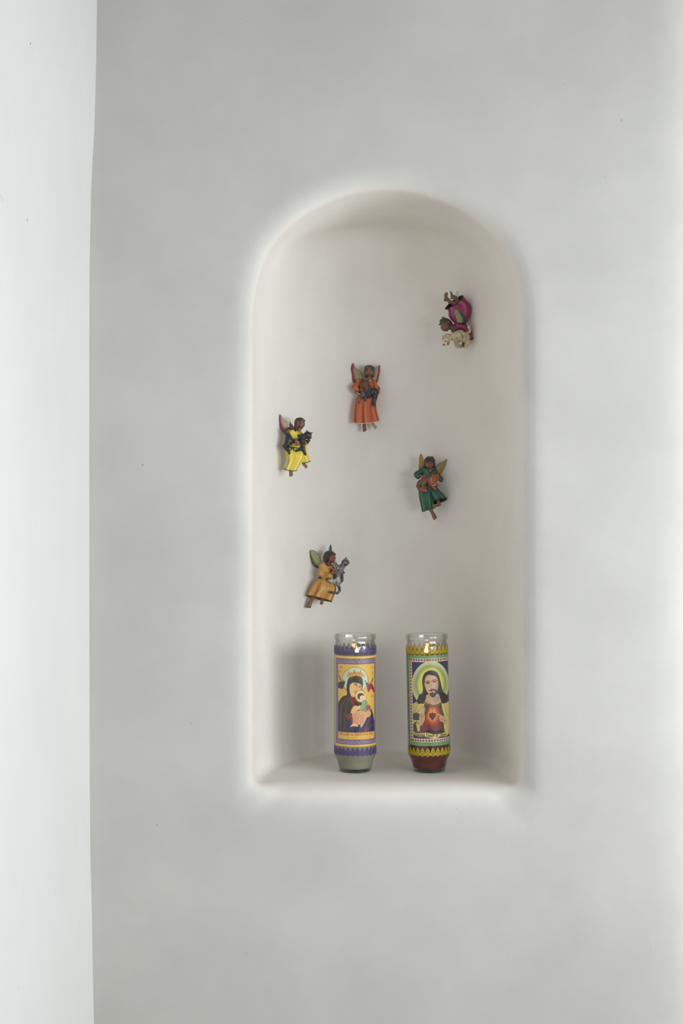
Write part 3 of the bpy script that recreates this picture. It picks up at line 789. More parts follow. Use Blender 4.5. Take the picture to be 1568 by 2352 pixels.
def lace_band(name, h_lo, h_hi, color, parent, n_rep=26, nv=44, nu=910, solid=0.46, phase=0.0):
    """Printed ring of pointed lace arches, see-through between the lines."""
    U, Vv = np.meshgrid(np.arange(nu) / nu * n_rep + phase, np.linspace(0, 1, nv))
    u = U - np.floor(U) - 0.5
    a = np.full(u.shape, 0.0)
    wid = 0.45 * np.clip(1 - ((Vv - .38) / .62).clip(0, 1) ** 1.7, 0, 1) ** .8
    wid = np.where(Vv < .38, 0.45, wid)
    inside = (np.abs(u) < wid) & (Vv > .22)
    edge = inside & ((np.abs(u) > wid - .10) | (Vv > .90))
    a[inside] = solid
    a[edge] = 0.95
    r = np.hypot(u * .95, (Vv - .64) * 1.15)
    a[inside & (np.abs(r - .20) < .045)] = .9
    a[inside & (r < .07)] = .85
    bars = inside & (Vv < .48) & (np.abs((np.abs(u) % .2) - .1) < .045)
    a[bars] = .9
    low = (Vv < .32) & (Vv > .08) & (np.abs(np.abs(u) - (.05 + .42 * (Vv - .08) / .24)) < .10)
    a[low] = .9
    tips = (np.hypot(u * .8, (Vv - .07) * 1.3) < .07) | (np.hypot((np.abs(u) - .34) * .8, (Vv - .16) * 1.3) < .06)
    a[tips] = .95
    mesh = (Vv < .36) & (Vv > .18) & (np.abs(u) > .36)
    a[mesh] = np.maximum(a[mesh], .8)
    th = np.arange(nu) / nu * 2 * math.pi - math.pi / 2
    hh = np.linspace(h_lo, h_hi, nv); r_ = R0 + .00025
    V = np.stack([np.outer(np.ones(nv), np.cos(th)) * r_, np.outer(np.ones(nv), np.sin(th)) * r_, np.repeat(hh[:, None], nu, 1)], -1).reshape(-1, 3)
    i, j = np.meshgrid(np.arange(nv - 1), np.arange(nu), indexing='ij'); j2 = (j + 1) % nu
    Qd = np.stack([i * nu + j, i * nu + j2, (i + 1) * nu + j2, (i + 1) * nu + j], -1).reshape(-1, 4)
    col = np.concatenate([np.tile(paint(color, LABEL_GAIN), (len(V), 1)), a.reshape(-1, 1)], 1)
    return mesh_obj(name, V, Qd, M_lace, parent, col)

def prayer_candle(px, d, lean, maker, lace_c, wax_mat, wick_x, label, wax_bottom):
    x = (px - 784) / F * d
    root = empty('prayer_candle', (x, d, ZC + ZB + 0.0003))
    root.rotation_euler = (0, lean, 0)
    tag(root, label, 'candle', 'lit prayer candles on the niche shelf')
    # glass: outer wall, rolled rim, inner wall, thick floor
    outer = [(0.0, .0012), (.0150, .0010), (.0195, .0), (.0212, .0007), (.0222, .0028), (.0231, .0070), (.0237, .0105), (.0243, .0135), (.0253, .0163), (.0273, .0205), (.0284, .0228), (R0, .0256), (R0, .030), (R0, .10), (R0, .168), (R0, .1722), (.0285, .1745), (.0274, .1768), (.0270, .1790), (.0274, .1803), (.0284, .1812), (.0287, .1826), (.0287, .1858), (.0284, .1874), (.0276, .1881)]
    inner = [(.0266, .1876), (.0261, .1862), (.0259, .1820), (.0258, .1785), (.0261, .1765), (.0269, .1738), (.0272, .1715), (.0272, .10), (.0272, .0262), (.0262, .0218), (.0240, .0160), (.0226, .0110), (.0216, .0064), (.0200, .0042), (.0, .0036)]
    v, q = lathe(np.array(outer + inner), 96)
    mesh_obj('glass_jar', v, q, M_glass, root)
    base = [(0.0, .0016), (.0150, .0014), (.0193, .0005), (.0210, .0012), (.0218, .0026), (.0, .0032)]
    v, q = lathe(np.array(base), 72)
    mesh_obj('glass_foot', v, q, M_base, root)
    wz = .1648
    wr = .00035
    wprof = [(0, wax_bottom), (.0190, wax_bottom), (.0216, wax_bottom + .0010), (.0226, .0071), (.0232, .0106), (.0238, .0136), (.0247, .0164), (.0266, .0206), (.0277, .0230), (.0283 - wr, .0258), (.0283 - wr, .10), (.0283 - wr, wz + .0006), (.0268, wz), (.021, wz - .0022), (.012, wz - .0040), (.0, wz - .0046)]
    v, q = lathe(np.array(wprof), 72)
    mesh_obj('wax', v, q, wax_mat, root)
    wx = (wick_x - px) / F * d
    v, fq = tube([(wx, 0, wz - .006), (wx, -.0002, wz - .0032), (wx + .0008, -.0004, wz - .0016)], .0008, 8)
    mesh_obj('wick', v, fq, M_wick, root)
    fp = [(0, 0), (.0014, .0004), (.0025, .0017), (.0029, .0033), (.0025, .0052), (.0015, .0075), (.0006, .0093), (0, .0105)]
    v, q = lathe(np.array(fp), 24); v[:, 0] += wx + .0004; v[:, 2] += wz - .0034
    mesh_obj('flame', v, q, M_flame, root)
    # printed label
    nu, nv = 300, 440
    cv, th0, th1, hb, ht = maker(nu, nv)
    th = np.radians(np.linspace(th0, th1, nu)) ; hh = np.linspace(hb, ht, nv); r_ = R0 + .00018
    V = np.stack([np.outer(np.ones(nv), np.sin(th)) * r_, -np.outer(np.ones(nv), np.cos(th)) * r_, np.repeat(hh[:, None], nu, 1)], -1).reshape(-1, 3)
    i, j = np.meshgrid(np.arange(nv - 1), np.arange(nu - 1), indexing='ij')
    Qd = np.stack([i * nu + j, i * nu + j + 1, (i + 1) * nu + j + 1, (i + 1) * nu + j], -1).reshape(-1, 4)
    lab = mesh_obj('paper_label', V, Qd, M_print, root, cv.out().reshape(-1, 3))
    lace_band('lace_band', h_of(1506.0), h_of(1484.6), lace_c, root, phase=.2)
    lace_band('lace_band', h_of(1739.2), h_of(1718.6), lace_c, root, phase=.0)
    return root

wax_white = plain_material('white_wax', tuple(paint((126, 127, 115), 1.08)), 0.45, 0.3)
wax_red = plain_material('dark_red_wax', tuple(paint((80, 27, 27), 1.12)), 0.42, 0.4)
LACE_P = (76, 62, 116); LACE_Y = (176, 156, 32)
candle_a = prayer_candle(815.5, CD, 0.0, label_mother, LACE_P, wax_white, 818.5, 'glass prayer candle with purple lace print, white wax and a yellow mother and child label', .0042)
candle_b = prayer_candle(986.0, CD, -0.0215, label_heart, LACE_Y, wax_red, 984.0, 'glass prayer candle with yellow lace print, dark red wax and a green-edged picture label', .0042)

# ------------------------------------------------------------------ painted angel figurines
M_ceramic = attr_material('painted_resin', 0.42, 0.45, bump=0.25, scale=700)
M_wing = attr_material('painted_wing', 0.45, 0.4)
M_wire = plain_material('dark_wire', (0.10, 0.08, 0.07), 0.4, metallic=0.8)
SKIN = (112, 77, 64)

NZ = RNG.random((32, 32, 32)).astype(np.float32)
def vnoise(X, Y, Z):
    """smooth value noise, 0..1"""
    xi, yi, zi = np.floor(X).astype(int), np.floor(Y).astype(int), np.floor(Z).astype(int)
    fx, fy, fz = X - xi, Y - yi, Z - zi
    fx, fy, fz = (t * t * (3 - 2 * t) for t in (fx, fy, fz))
    g = lambda a, b, c: NZ[(xi + a) & 31, (yi + b) & 31, (zi + c) & 31]
    l = lambda u, v, t: u + (v - u) * t
    return l(l(l(g(0, 0, 0), g(1, 0, 0), fx), l(g(0, 1, 0), g(1, 1, 0), fx), fy), l(l(g(0, 0, 1), g(1, 0, 1), fx), l(g(0, 1, 1), g(1, 1, 1), fx), fy), fz)

class Figure:
    """A figurine traced in view units: x right, y down, w towards the viewer; turned into metres about its centre."""
    def __init__(self, name, ox, oy, k, cx, cy, label, dist):
        self.k, self.cx, self.cy = k, cx, cy
        self.px, self.py = ox + cx / k, oy + cy / k
        self.d = dist; self.s = dist / F / k
        self.root = empty(name, ((self.px - 784) / F * dist, dist, ZC + (1176 - self.py) / F * dist))
        tag(self.root, label, 'figurine', 'painted angel figurines on the niche wall')
        self.allv = []
    def conv(self, P):
        P = np.asarray(P, float)
        return np.stack([(P[:, 0] - self.cx) * self.s, -P[:, 2] * self.s, -(P[:, 1] - self.cy) * self.s], 1)
    def solid(self, name, prims, k=30, cell=9, parent=None, spots=(), tex=None, mat=None, carve=(), gain=None, rough=None):
        """prims: ('c', p0, p1, r0, r1, col) tapered capsules, ('e', centre, radii, col[, angle]) ellipsoids, blended together."""
        lo = np.full(3, 1e9); hi = np.full(3, -1e9)
        for p in prims:
            if p[0][0] == 'c':
                pts = np.array([p[1], p[2]], float); r = np.array([[p[3]], [p[4]]], float)
                lo = np.minimum(lo, (pts - r).min(0)); hi = np.maximum(hi, (pts + r).max(0))
            else:
                c = np.array(p[1], float); r = np.array(p[2], float)
                if len(p) > 4: r = np.array([max(r[0], r[1])] * 2 + [r[2]])
                lo = np.minimum(lo, c - r); hi = np.maximum(hi, c + r)
        lo -= k * .4 + 2.5 * cell; hi += k * .4 + 2.5 * cell
        g = [np.arange(lo[i], hi[i] + cell, cell, dtype=np.float32) for i in range(3)]
        X, Y, W = np.meshgrid(*g, indexing='ij')
        D = self.field(prims, X, Y, W, k)
        for p in carve:
            D = smax(D, -self.field([p], X, Y, W, 1), k * .4)
        if rough is not None:
            D = D + rough[0] * (vnoise(X * rough[1], Y * rough[2], W * rough[1]) - .5)
        V, Q = surface_nets(D, (g[0][0], g[1][0], g[2][0]), cell)
        # paint: colour of the nearest piece, softly blended
        ds = []; cs = []
        for p in prims:
            ds.append(self.field([p], V[:, 0], V[:, 1], V[:, 2], 1)); cs.append(p[5] if p[0][0] == 'c' else p[3])
        ds = np.array(ds); wts = np.exp(-(ds - ds.min(0)) / 5.0); wts /= wts.sum(0)
        col = wts.T @ np.array(cs, float)
        if tex is not None: col = tex(V, col)
        for (c, r, cc) in spots:
            r = np.array(r, float) if not np.isscalar(r) else np.array([r, r, r * 1.6])
            q = np.sqrt((((V - np.array(c, float)) / r) ** 2).sum(1))
            a = np.clip((1.25 - q) / .5, 0, 1)[:, None]
            col = col * (1 - a) + np.array(cc, float) * a
        P = self.conv(V); self.allv.append(P)
        return mesh_obj(name, P, Q, mat or M_ceramic, parent or self.root, paint(col.clip(0, 255), gain), fix=True)
    @staticmethod
    def field(prims, X, Y, W, k):
        D = None; Df = None
        for p in prims:
            if p[0][0] == 'c':
                a = np.array(p[1], float); b = np.array(p[2], float); r0, r1 = p[3], p[4]
                ab = b - a; L2 = (ab ** 2).sum() + 1e-9
                t = np.clip(((X - a[0]) * ab[0] + (Y - a[1]) * ab[1] + (W - a[2]) * ab[2]) / L2, 0, 1)
                d = np.sqrt((X - a[0] - t * ab[0]) ** 2 + (Y - a[1] - t * ab[1]) ** 2 + (W - a[2] - t * ab[2]) ** 2) - (r0 + (r1 - r0) * t)
            else:
                c = np.array(p[1], float); r = np.array(p[2], float)
                dx, dy, dw = X - c[0], Y - c[1], W - c[2]
                if len(p) > 4:
                    an = math.radians(p[4]); ca, sa = math.cos(an), math.sin(an)
                    dx, dy = ca * dx + sa * dy, -sa * dx + ca * dy
                k0 = np.sqrt((dx / r[0]) ** 2 + (dy / r[1]) ** 2 + (dw / r[2]) ** 2)
                k1 = np.sqrt((dx / r[0] ** 2) ** 2 + (dy / r[1] ** 2) ** 2 + (dw / r[2] ** 2) ** 2)
                d = k0 * (k0 - 1) / np.maximum(k1, 1e-6)
                d = np.where(k0 < 1e-4, -r.min(), d)
            if p[0] == 'cf': Df = d if Df is None else smin(Df, d, 4)
            else: D = d if D is None else smin(D, d, k)
        if Df is not None: D = Df if D is None else smin(D, Df, min(k, 12))
        return D
    def skirt(self, name, rings, colf, folds=9, amp=.10, phase=0., trim=None, trim_r=14, n=96, m=44, inner=(40, 36, 34), wall=14, deep=.72):
        """rings from waist to hem: (left point, right point, half depth, centre w, front sag)."""
        L = catmull([r[0] for r in rings], m); Rr = catmull([r[1] for r in rings], m)
        oth = catmull([(r[2], r[3], r[4]) for r in rings], m)
        ph = np.linspace(0, 2 * math.pi, n, endpoint=False)
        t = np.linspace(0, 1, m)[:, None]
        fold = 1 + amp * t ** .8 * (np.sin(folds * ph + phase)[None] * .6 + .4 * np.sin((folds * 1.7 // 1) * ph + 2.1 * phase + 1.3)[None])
        cx = (L + Rr) / 2; hx = (Rr - L) / 2
        ax = np.hypot(hx[:, 0], hx[:, 1]); 
        def shell(shrink):
            f = fold
            sc = 1 - shrink / np.maximum(ax, 30)[:, None]
            sd = 1 - shrink / np.maximum(oth[:, 0], 30)[:, None]
            c, s = np.cos(ph)[None], np.sin(ph)[None]
            fx = 1 + (f - 1) * np.abs(s)          # keep the traced outline, fold the front
            x = cx[:, :1] + hx[:, :1] * c * sc * fx
            y = cx[:, 1:] + hx[:, 1:] * c * sc * fx + oth[:, 2:3] * s * t ** 1.5
            wv = oth[:, 1:2] + oth[:, 0:1] * s * sd * f
            return np.stack([x, y, wv], -1)
        O = shell(0.0); I = shell(wall)
        k0 = int(m * deep)
        rows = [O[i] for i in range(m)] + [I[i] for i in range(m - 1, k0 - 1, -1)]
        V = np.array(rows).reshape(-1, 3); nr = len(rows)
        Fq = []
        i, j = np.meshgrid(np.arange(nr - 1), np.arange(n), indexing='ij'); j2 = (j + 1) % n
        Qd = np.stack([i * n + j, i * n + j2, (i + 1) * n + j2, (i + 1) * n + j], -1).reshape(-1, 4)
        # close top and the inside
        V = np.concatenate([V, [rows[0].mean(0)], [rows[-1].mean(0)]]); a, b = nr * n, nr * n + 1
        caps = np.array([(a, (jj + 1) % n, jj, jj) for jj in range(n)] + [(b, (nr - 1) * n + jj, (nr - 1) * n + (jj + 1) % n, (nr - 1) * n + (jj + 1) % n) for jj in range(n)])
        tt = np.concatenate([np.linspace(0, 1, m), np.linspace(1, deep, nr - m)]).repeat(n)
        pp = np.tile(ph, nr)
        dfold = np.repeat(fold, 1, 0); ff = np.concatenate([fold, fold[::-1][:nr - m]]).reshape(-1)
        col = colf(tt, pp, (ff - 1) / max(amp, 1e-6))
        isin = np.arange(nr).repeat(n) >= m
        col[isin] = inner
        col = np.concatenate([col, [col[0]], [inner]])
        P = self.conv(V); self.allv.append(P)
        faces = [tuple(q) for q in Qd] + [tuple(dict.fromkeys(q)) for q in caps]
        # outward faces
        Pq = P[Qd[:, 0]]; vol = np.einsum('ij,ij->i', Pq, np.cross(P[Qd[:, 1]], P[Qd[:, 2]])).sum() + np.einsum('ij,ij->i', Pq, np.cross(P[Qd[:, 2]], P[Qd[:, 3]])).sum()
        if vol < 0: faces = [f[::-1] for f in faces]
        o = mesh_obj(name, P, faces, M_ceramic, self.root, paint(col))
        if trim is not None:
            v, fq = tube(O[-1], trim_r, 7, closed=True)
            Pt = self.conv(v); self.allv.append(Pt)
            mesh_obj('hem_trim', Pt, [f[::-1] for f in fq], M_ceramic, o, np.tile(paint(trim), (len(Pt), 1)))
        return o
    def wing(self, inner, outer, w_in, w_out, colf, nf=13, m=120, n=36, thick=22, scallop=9):
        """a feathered wing between its inner (leading) and outer edge, both listed from root to tip."""
        I = catmull(inner, m); O = catmull(outer, m)
        s = np.linspace(0, 1, m)[:, None]; t = np.linspace(0, 1, n)[None, :]
        q = s * nf - t * 1.2
        ridge = np.abs(np.sin(math.pi * q))
        dirv = O - I; ln = np.hypot(dirv[:, 0], dirv[:, 1])[:, None] + 1e-6
        sc = (scallop * (ridge ** .5 - .5) * t ** 6) / ln
        XY = I[:, None, :] + dirv[:, None, :] * (t + sc)[..., None]
        wv = w_in + (w_out - w_in) * t + 26 * np.sin(math.pi * t) * (1 - s * .5) + 9 * ridge * np.clip(t * 2 - .5, 0, 1)
        wv = wv + 0 * s
        front = np.concatenate([XY, wv[..., None]], -1)
        back = front.copy(); back[..., 2] = w_in + (w_out - w_in) * t - thick
        V = np.concatenate([front.reshape(-1, 3), back.reshape(-1, 3)])
        i, j = np.meshgrid(np.arange(m - 1), np.arange(n - 1), indexing='ij')
        Qf = np.stack([i * n + j, i * n + j + 1, (i + 1) * n + j + 1, (i + 1) * n + j], -1).reshape(-1, 4)
        off = m * n
        rim = []
        loop = [j for j in range(n)] + [i * n + n - 1 for i in range(1, m)] + [(m - 1) * n + j for j in range(n - 2, -1, -1)] + [i * n for i in range(m - 2, 0, -1)]
        for a, b in zip(loop, loop[1:] + loop[:1]): rim.append((b, a, a + off, b + off))
        Qd = np.concatenate([Qf, Qf[:, ::-1] + off, np.array(rim)])
        ss = np.broadcast_to(s, (m, n)).ravel(); tt = np.broadcast_to(t, (m, n)).ravel(); qq = q.ravel()
        col = colf(ss, tt, qq)
        P = self.conv(V); self.allv.append(P)
        return mesh_obj('wing', P, Qd, M_wing, self.root, paint(np.concatenate([col, col * .8])), fix=True)
    def rest_on_wall(self):
        """move the finished figurine along its line until its back just meets the niche wall."""
        P = np.concatenate(self.allv)
        base = np.array(self.root.location)
        lo, hi = -0.08, 0.12
        for _ in range(24):
            mid = (lo + hi) / 2; d = self.d + mid
            sc = d / self.d
            w = P * sc + np.array([base[0] * sc, d, ZC + (base[2] - ZC) * sc])
            f = niche_field(w[:, 0] - XN, w[:, 1] - WALL, w[:, 2] - ZC)
            if np.sort(f)[-max(3, len(f) // 1500)] > 0.0: hi = mid
            else: lo = mid
        d = self.d + lo; sc = d / self.d
        self.root.location = (base[0] * sc, d, ZC + (base[2] - ZC) * sc)
        for o in self.root.children_recursive:
            co_ = np.empty(len(o.data.vertices) * 3, np.float32); o.data.vertices.foreach_get('co', co_)
            o.data.vertices.foreach_set('co', co_ * sc); o.data.update()
        print('figurine', self.root.name, 'distance', round(d, 4))

def wing_colour(outer, mid, inner, edge=(46, 36, 42), dots=(70, 62, 60), c1=.42, c2=.70, tip=0.0):
    outer, mid, inner = (np.array(c, float) for c in (outer, mid, inner))
    def f(s, t, q):
        col = np.empty((len(s), 3))
        fr = q - np.floor(q)
        jag = .05 * np.sin(2 * math.pi * q)
        col[:] = inner
        a = np.clip((t + jag - c1) / .10, 0, 1)[:, None]; col = col * (1 - a) + mid * a
        a = np.clip((t + jag * 2 - c2 + tip * np.clip((s - .60) / .35, 0, 1)) / .10, 0, 1)[:, None]; col = col * (1 - a) + outer * a
        line = (np.minimum(fr, 1 - fr) < .13) & (t > c1 - .06)
        col[line] = col[line] * .45 + np.array(edge) * .55
        sc = (np.abs(np.sin(s * 46 + t * 6) * np.sin(t * 30 + s * 9)) > .50) & (t < c1 - .02) & (t > .06)
        col[sc] = dots
        rim = (t > .955) | (t < .035)
        col[rim] = edge
        return col
    return f

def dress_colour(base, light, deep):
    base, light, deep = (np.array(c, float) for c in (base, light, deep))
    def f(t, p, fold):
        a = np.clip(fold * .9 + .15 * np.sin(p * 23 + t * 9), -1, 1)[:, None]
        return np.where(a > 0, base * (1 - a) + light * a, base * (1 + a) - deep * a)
    return f

def brush(light, deep, fx=.022, fy=.011, amt=.5):
    light, deep = np.array(light, float), np.array(deep, float)
    def f(V, col):
        q = np.sin(V[:, 0] * fx + V[:, 1] * fy + np.sin(V[:, 1] * .013) * 1.5) * .6 + .4 * np.sin(V[:, 0] * fx * 2.3 - V[:, 1] * fy * 1.7)
        a = np.clip(q, -1, 1)[:, None] * amt
        return np.where(a > 0, col * (1 - a) + light * a, col * (1 + a) - deep * a)
    return f

def strands(scale, amt=.28, ax=(0.4, .25, .6)):
    """hair or fur: fine streaks that wander, drawn out along the direction least covered by ax"""
    def f(V, col):
        k = scale * .22
        wob = vnoise(V[:, 0] * .012, V[:, 1] * .012, V[:, 2] * .012) * 5
        q = vnoise(V[:, 0] * k * ax[0] + wob, V[:, 1] * k * ax[1] + wob, V[:, 2] * k * ax[2]) + .6 * vnoise(V[:, 0] * k * ax[0] * 2.3, V[:, 1] * k * ax[1] * 2.3 + 7, V[:, 2] * k * ax[2] * 2.3)
        return col * (1 + amt * (q - .8)[:, None] * 1.6)
    return f

def hand(p, dirv, side, size, col, curl=(0, .4, -.6), w=None):
    """palm, four bent fingers and a thumb off the side of the palm."""
    p = np.array(p, float); d = np.array(dirv, float); d /= np.linalg.norm(d)
    s = np.array(side, float); s -= d * (s @ d); s /= np.linalg.norm(s)
    c = np.array(curl, float)
    P = [('c', p - d * size * .35, p + d * size * .25, size * .26, size * .34, col)]
    for i, (off, ln) in enumerate(((-.39, .50), (-.13, .60), (.13, .57), (.38, .44))):
        a = p + d * size * .35 + s * size * off
        b = a + d * size * ln * .6; e = b + (d * .55 + c * .8) * size * ln * .6
        P += [('cf', a - d * size * .1, b, size * .115, size * .108, col), ('cf', b, e, size * .108, size * .09, col)]
    a = p - d * size * .05 - s * size * .32; b = a + (d * .6 - s * .8) * size * .32; e = b + (d * .9 - s * .15) * size * .25
    P += [('c', a, b, size * .14, size * .12, col), ('c', b, e, size * .12, size * .10, col)]
    return P

def foot(ankle, toe, size, col, side=(1, 0, 0)):
    a = np.array(ankle, float); t = np.array(toe, float); d = (t - a) / np.linalg.norm(t - a)
    s = np.array(side, float); s -= d * (s @ d); s /= np.linalg.norm(s)
    P = [('c', a, a + (t - a) * .72, size * .62, size * .62, col), ('c', a + (t - a) * .45 - s * size * .22, a + (t - a) * .85 - s * size * .25, size * .4, size * .34, col), ('c', a + (t - a) * .45 + s * size * .22, a + (t - a) * .8 + s * size * .3, size * .4, size * .32, col)]
    for i in range(5):
        o = (i - 2) * .28
        b = a + (t - a) * (.80 - .03 * i) + s * size * o
        P.append(('cf', b, b + d * size * (.60 - .05 * i), size * .135, size * .12, col))
    return P

def vec(*a): return np.array(a, float)

def face_prims(c, r, fwd, upv, col, lip=(112, 60, 54)):
    """head with brow, nose, lips, cheeks, chin; returns pieces and paint spots for eyes and mouth."""
    c = vec(*c); f = vec(*fwd); f /= np.linalg.norm(f); u = vec(*upv); u -= f * (u @ f); u /= np.linalg.norm(u)
    s = np.cross(u, f)
    at = lambda a, b, g: c + s * a * r + u * b * r + f * g * r
    P = [('e', c, (r, r * 1.12, r), col), ('c', at(0, -.25, .15), at(0, -.78, .42), r * .72, r * .34, col),
         ('c', at(-.35, -.28, .50), at(.35, -.28, .50), r * .38, r * .38, col),
         ('c', at(0, .10, .95), at(0, -.20, 1.10), r * .09, r * .15, col),
         ('c', at(-.13, -.22, 1.0), at(.13, -.22, 1.0), r * .10, r * .10, col),
         ('c', at(-.20, -.49, .86), at(.20, -.49, .86), r * .085, r * .085, lip),
         ('c', at(-.15, -.60, .84), at(.15, -.60, .84), r * .09, r * .09, lip),
         ('c', at(-.5, .22, .80), at(.5, .22, .80), r * .15, r * .15, col)]
    sp = []
    for sg in (-1, 1):
        e = at(sg * .40, .02, .88)
        sp += [(e, (r * .20, r * .12, r * .22), (134, 116, 104)), (e, (r * .10, r * .11, r * .22), (34, 26, 24)), (at(sg * .42, .26, .86), (r * .24, r * .06, r * .24), (60, 42, 36))]
    return P, sp

def chain(pts, rs, col):
    return [('c', pts[i], pts[i + 1], rs[i], rs[i + 1], col) for i in range(len(pts) - 1)]

# ---- orange dress, holding a dark puppy
def build_orange():
    g = Figure('angel_figurine', 780, 820, 13.067, 790, 1200, 'angel figurine in an orange dress with pink-tipped wings, holding a dark shaggy puppy', 2.08)
    wc = wing_colour((136, 56, 76), (160, 150, 96), (146, 142, 110), (56, 36, 48), c1=.40, c2=.62, tip=.75)
    g.wing([(690, 640), (640, 480), (560, 385), (470, 300), (400, 168)], [(440, 790), (385, 680), (372, 520), (340, 330), (392, 160)], -70, -150, wc)
    g.wing([(960, 640), (1020, 520), (1060, 370), (1130, 285), (1205, 228)], [(1080, 830), (1140, 720), (1170, 600), (1210, 420), (1212, 222)], -70, -150, wc)
    fp, sp = face_prims((890, 455, 90), 118, (-.02, .08, 1), (0, -1, .05), SKIN)
    body = fp + [('c', (885, 560, 40), (880, 700, 10), 62, 72, SKIN), ('e', (800, 850, 0), (210, 210, 110), SKIN), ('c', (800, 900, 0), (790, 1300, 0), 150, 170, SKIN)]
    body += chain([(590, 740, 10), (440, 930, 50), (560, 1010, 130)], [60, 55, 42], SKIN) + hand((650, 1000, 190), (1, -.05, .15), (0, 1, 0), 130, SKIN, curl=(.2, .5, -.5))
    body += chain([(1010, 760, 10), (1140, 960, 60), (1150, 1080, 110)], [60, 52, 42], SKIN) + hand((1090, 1130, 165), (-1, .25, .3), (0, 1, 0), 135, SKIN, curl=(-.2, .4, -.6))
    body += [('c', (770, 1300, 0), (730, 1900, 20), 80, 52, SKIN)] + [('c', (730, 1900, 20), (735, 2080, 25), 50, 44, SKIN)] + foot((735, 2080, 30), (750, 2225, 60), 82, SKIN)
    body += [('c', (900, 1300, 0), (960, 1900, 10), 80, 55, SKIN)] + chain([(960, 1900, 10), (990, 2010, 20)], [52, 46], (150, 134, 108)) + foot((990, 2010, 25), (1095, 2150, 40), 66, (150, 134, 108), side=(1, -.8, 0))
    g.solid('body', body, 22, 7, spots=sp)
    H = (70, 62, 52)
    hair = [('e', (885, 375, 40), (140, 118, 130), H), ('c', (765, 430, 55), (775, 560, 40), 48, 44, H), ('c', (1005, 430, 55), (1000, 570, 40), 46, 36, H), ('e', (885, 480, -40), (150, 170, 100), H)]
    for i in range(7):
        a = math.radians(200 + i * 23.5); hair.append(('e', (885 + 135 * math.cos(a), 385 + 108 * math.sin(a), 85), (38, 38, 40), (84, 76, 64)))
    for x, y in ((820, 335), (880, 318), (945, 335), (985, 380), (785, 385)): hair.append(('e', (x, y, 150), (38, 34, 34), H))
    g.solid('hair', hair, 16, 9, tex=strands(.22))
    O, Lt, Dp = (166, 84, 52), (178, 120, 78), (104, 46, 42)
    dress = [('e', (800, 880, 5), (235, 250, 135), O), ('c', (640, 730, 5), (980, 760, 5), 80, 80, O), ('c', (790, 900, 0), (780, 1200, 0), 175, 205, O)]
    dress += chain([(600, 740, 20), (450, 920, 60), (530, 1030, 120)], [88, 96, 84], O) + chain([(1000, 770, 20), (1120, 950, 60), (1140, 1040, 100)], [80, 76, 70], O)
    g.solid('dress_top', dress, 36, 10, tex=brush(Lt, Dp), spots=[((535, 1065, 150), (70, 46, 90), (70, 38, 34)), ((1160, 970, 60), (40, 80, 80), (52, 44, 46)), ((905, 715, 120), (44, 16, 90), (190, 172, 140))])
    g.solid('collar', chain([(810, 690, 95), (870, 755, 135), (940, 700, 105)], [13, 14, 13], (184, 168, 140)), 4, 8)
    g.solid('cuff', chain([(545, 950, 190), (500, 1060, 180), (570, 1120, 190), (660, 1130, 190)], [12, 13, 13, 12], (190, 164, 136)), 4, 8)
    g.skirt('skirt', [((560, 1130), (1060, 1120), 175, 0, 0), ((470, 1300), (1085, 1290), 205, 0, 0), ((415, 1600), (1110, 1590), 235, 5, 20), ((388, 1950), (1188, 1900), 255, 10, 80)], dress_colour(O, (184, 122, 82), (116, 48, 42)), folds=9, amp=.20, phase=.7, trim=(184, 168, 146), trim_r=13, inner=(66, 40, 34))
    D1, D2 = (80, 54, 48), (38, 42, 52)
    dog = [('e', (745, 800, 215), (118, 105, 95), D1), ('c', (740, 850, 250), (690, 920, 290), 70, 52, (100, 62, 58)), ('e', (665, 770, 215), (44, 110, 60), (70, 54, 56), 12), ('c', (830, 760, 210), (850, 880, 200), 50, 40, (62, 60, 58)),
           ('c', (780, 900, 180), (840, 1060, 170), 120, 130, D1), ('c', (850, 1080, 180), (1060, 1060, 130), 130, 110, D2), ('e', (850, 1170, 200), (125, 90, 90), D2), ('c', (1060, 1120, 140), (1050, 1290, 150), 90, 62, (44, 44, 52)),
           ('c', (1030, 1290, 160), (1010, 1420, 175), 70, 66, (70, 52, 48)), ('c', (980, 1420, 200), (985, 1460, 215), 34, 28, (62, 46, 44)), ('c', (1040, 1430, 200), (1050, 1465, 210), 34, 28, (50, 42, 44)),
           ('c', (700, 1080, 170), (640, 1230, 200), 84, 60, (80, 62, 56)), ('c', (640, 1230, 205), (555, 1390, 215), 52, 22, (98, 78, 68)), ('c', (760, 1180, 200), (770, 1320, 225), 56, 40, (84, 66, 56))]
    for i in range(26):
        a = RNG.uniform(0, 6.28); rr = RNG.uniform(.2, 1)
        dog.append(('e', (920 + 170 * rr * math.cos(a), 1090 + 110 * rr * math.sin(a), 312 - 90 * rr * rr), (24, 24, 22), (52, 58, 70)))
    g.solid('puppy', dog, 16, 8, rough=(16, .03, .022), tex=strands(.35, .4, (.7, .5, .6)), spots=[((702, 752, 300), (40, 20, 50), (36, 32, 36)), ((780, 782, 300), (22, 18, 60), (26, 22, 24)), ((776, 790, 306), (9, 9, 40), (200, 196, 190)), ((682, 930, 335), (30, 22, 50), (40, 30, 30))])
    g.rest_on_wall()

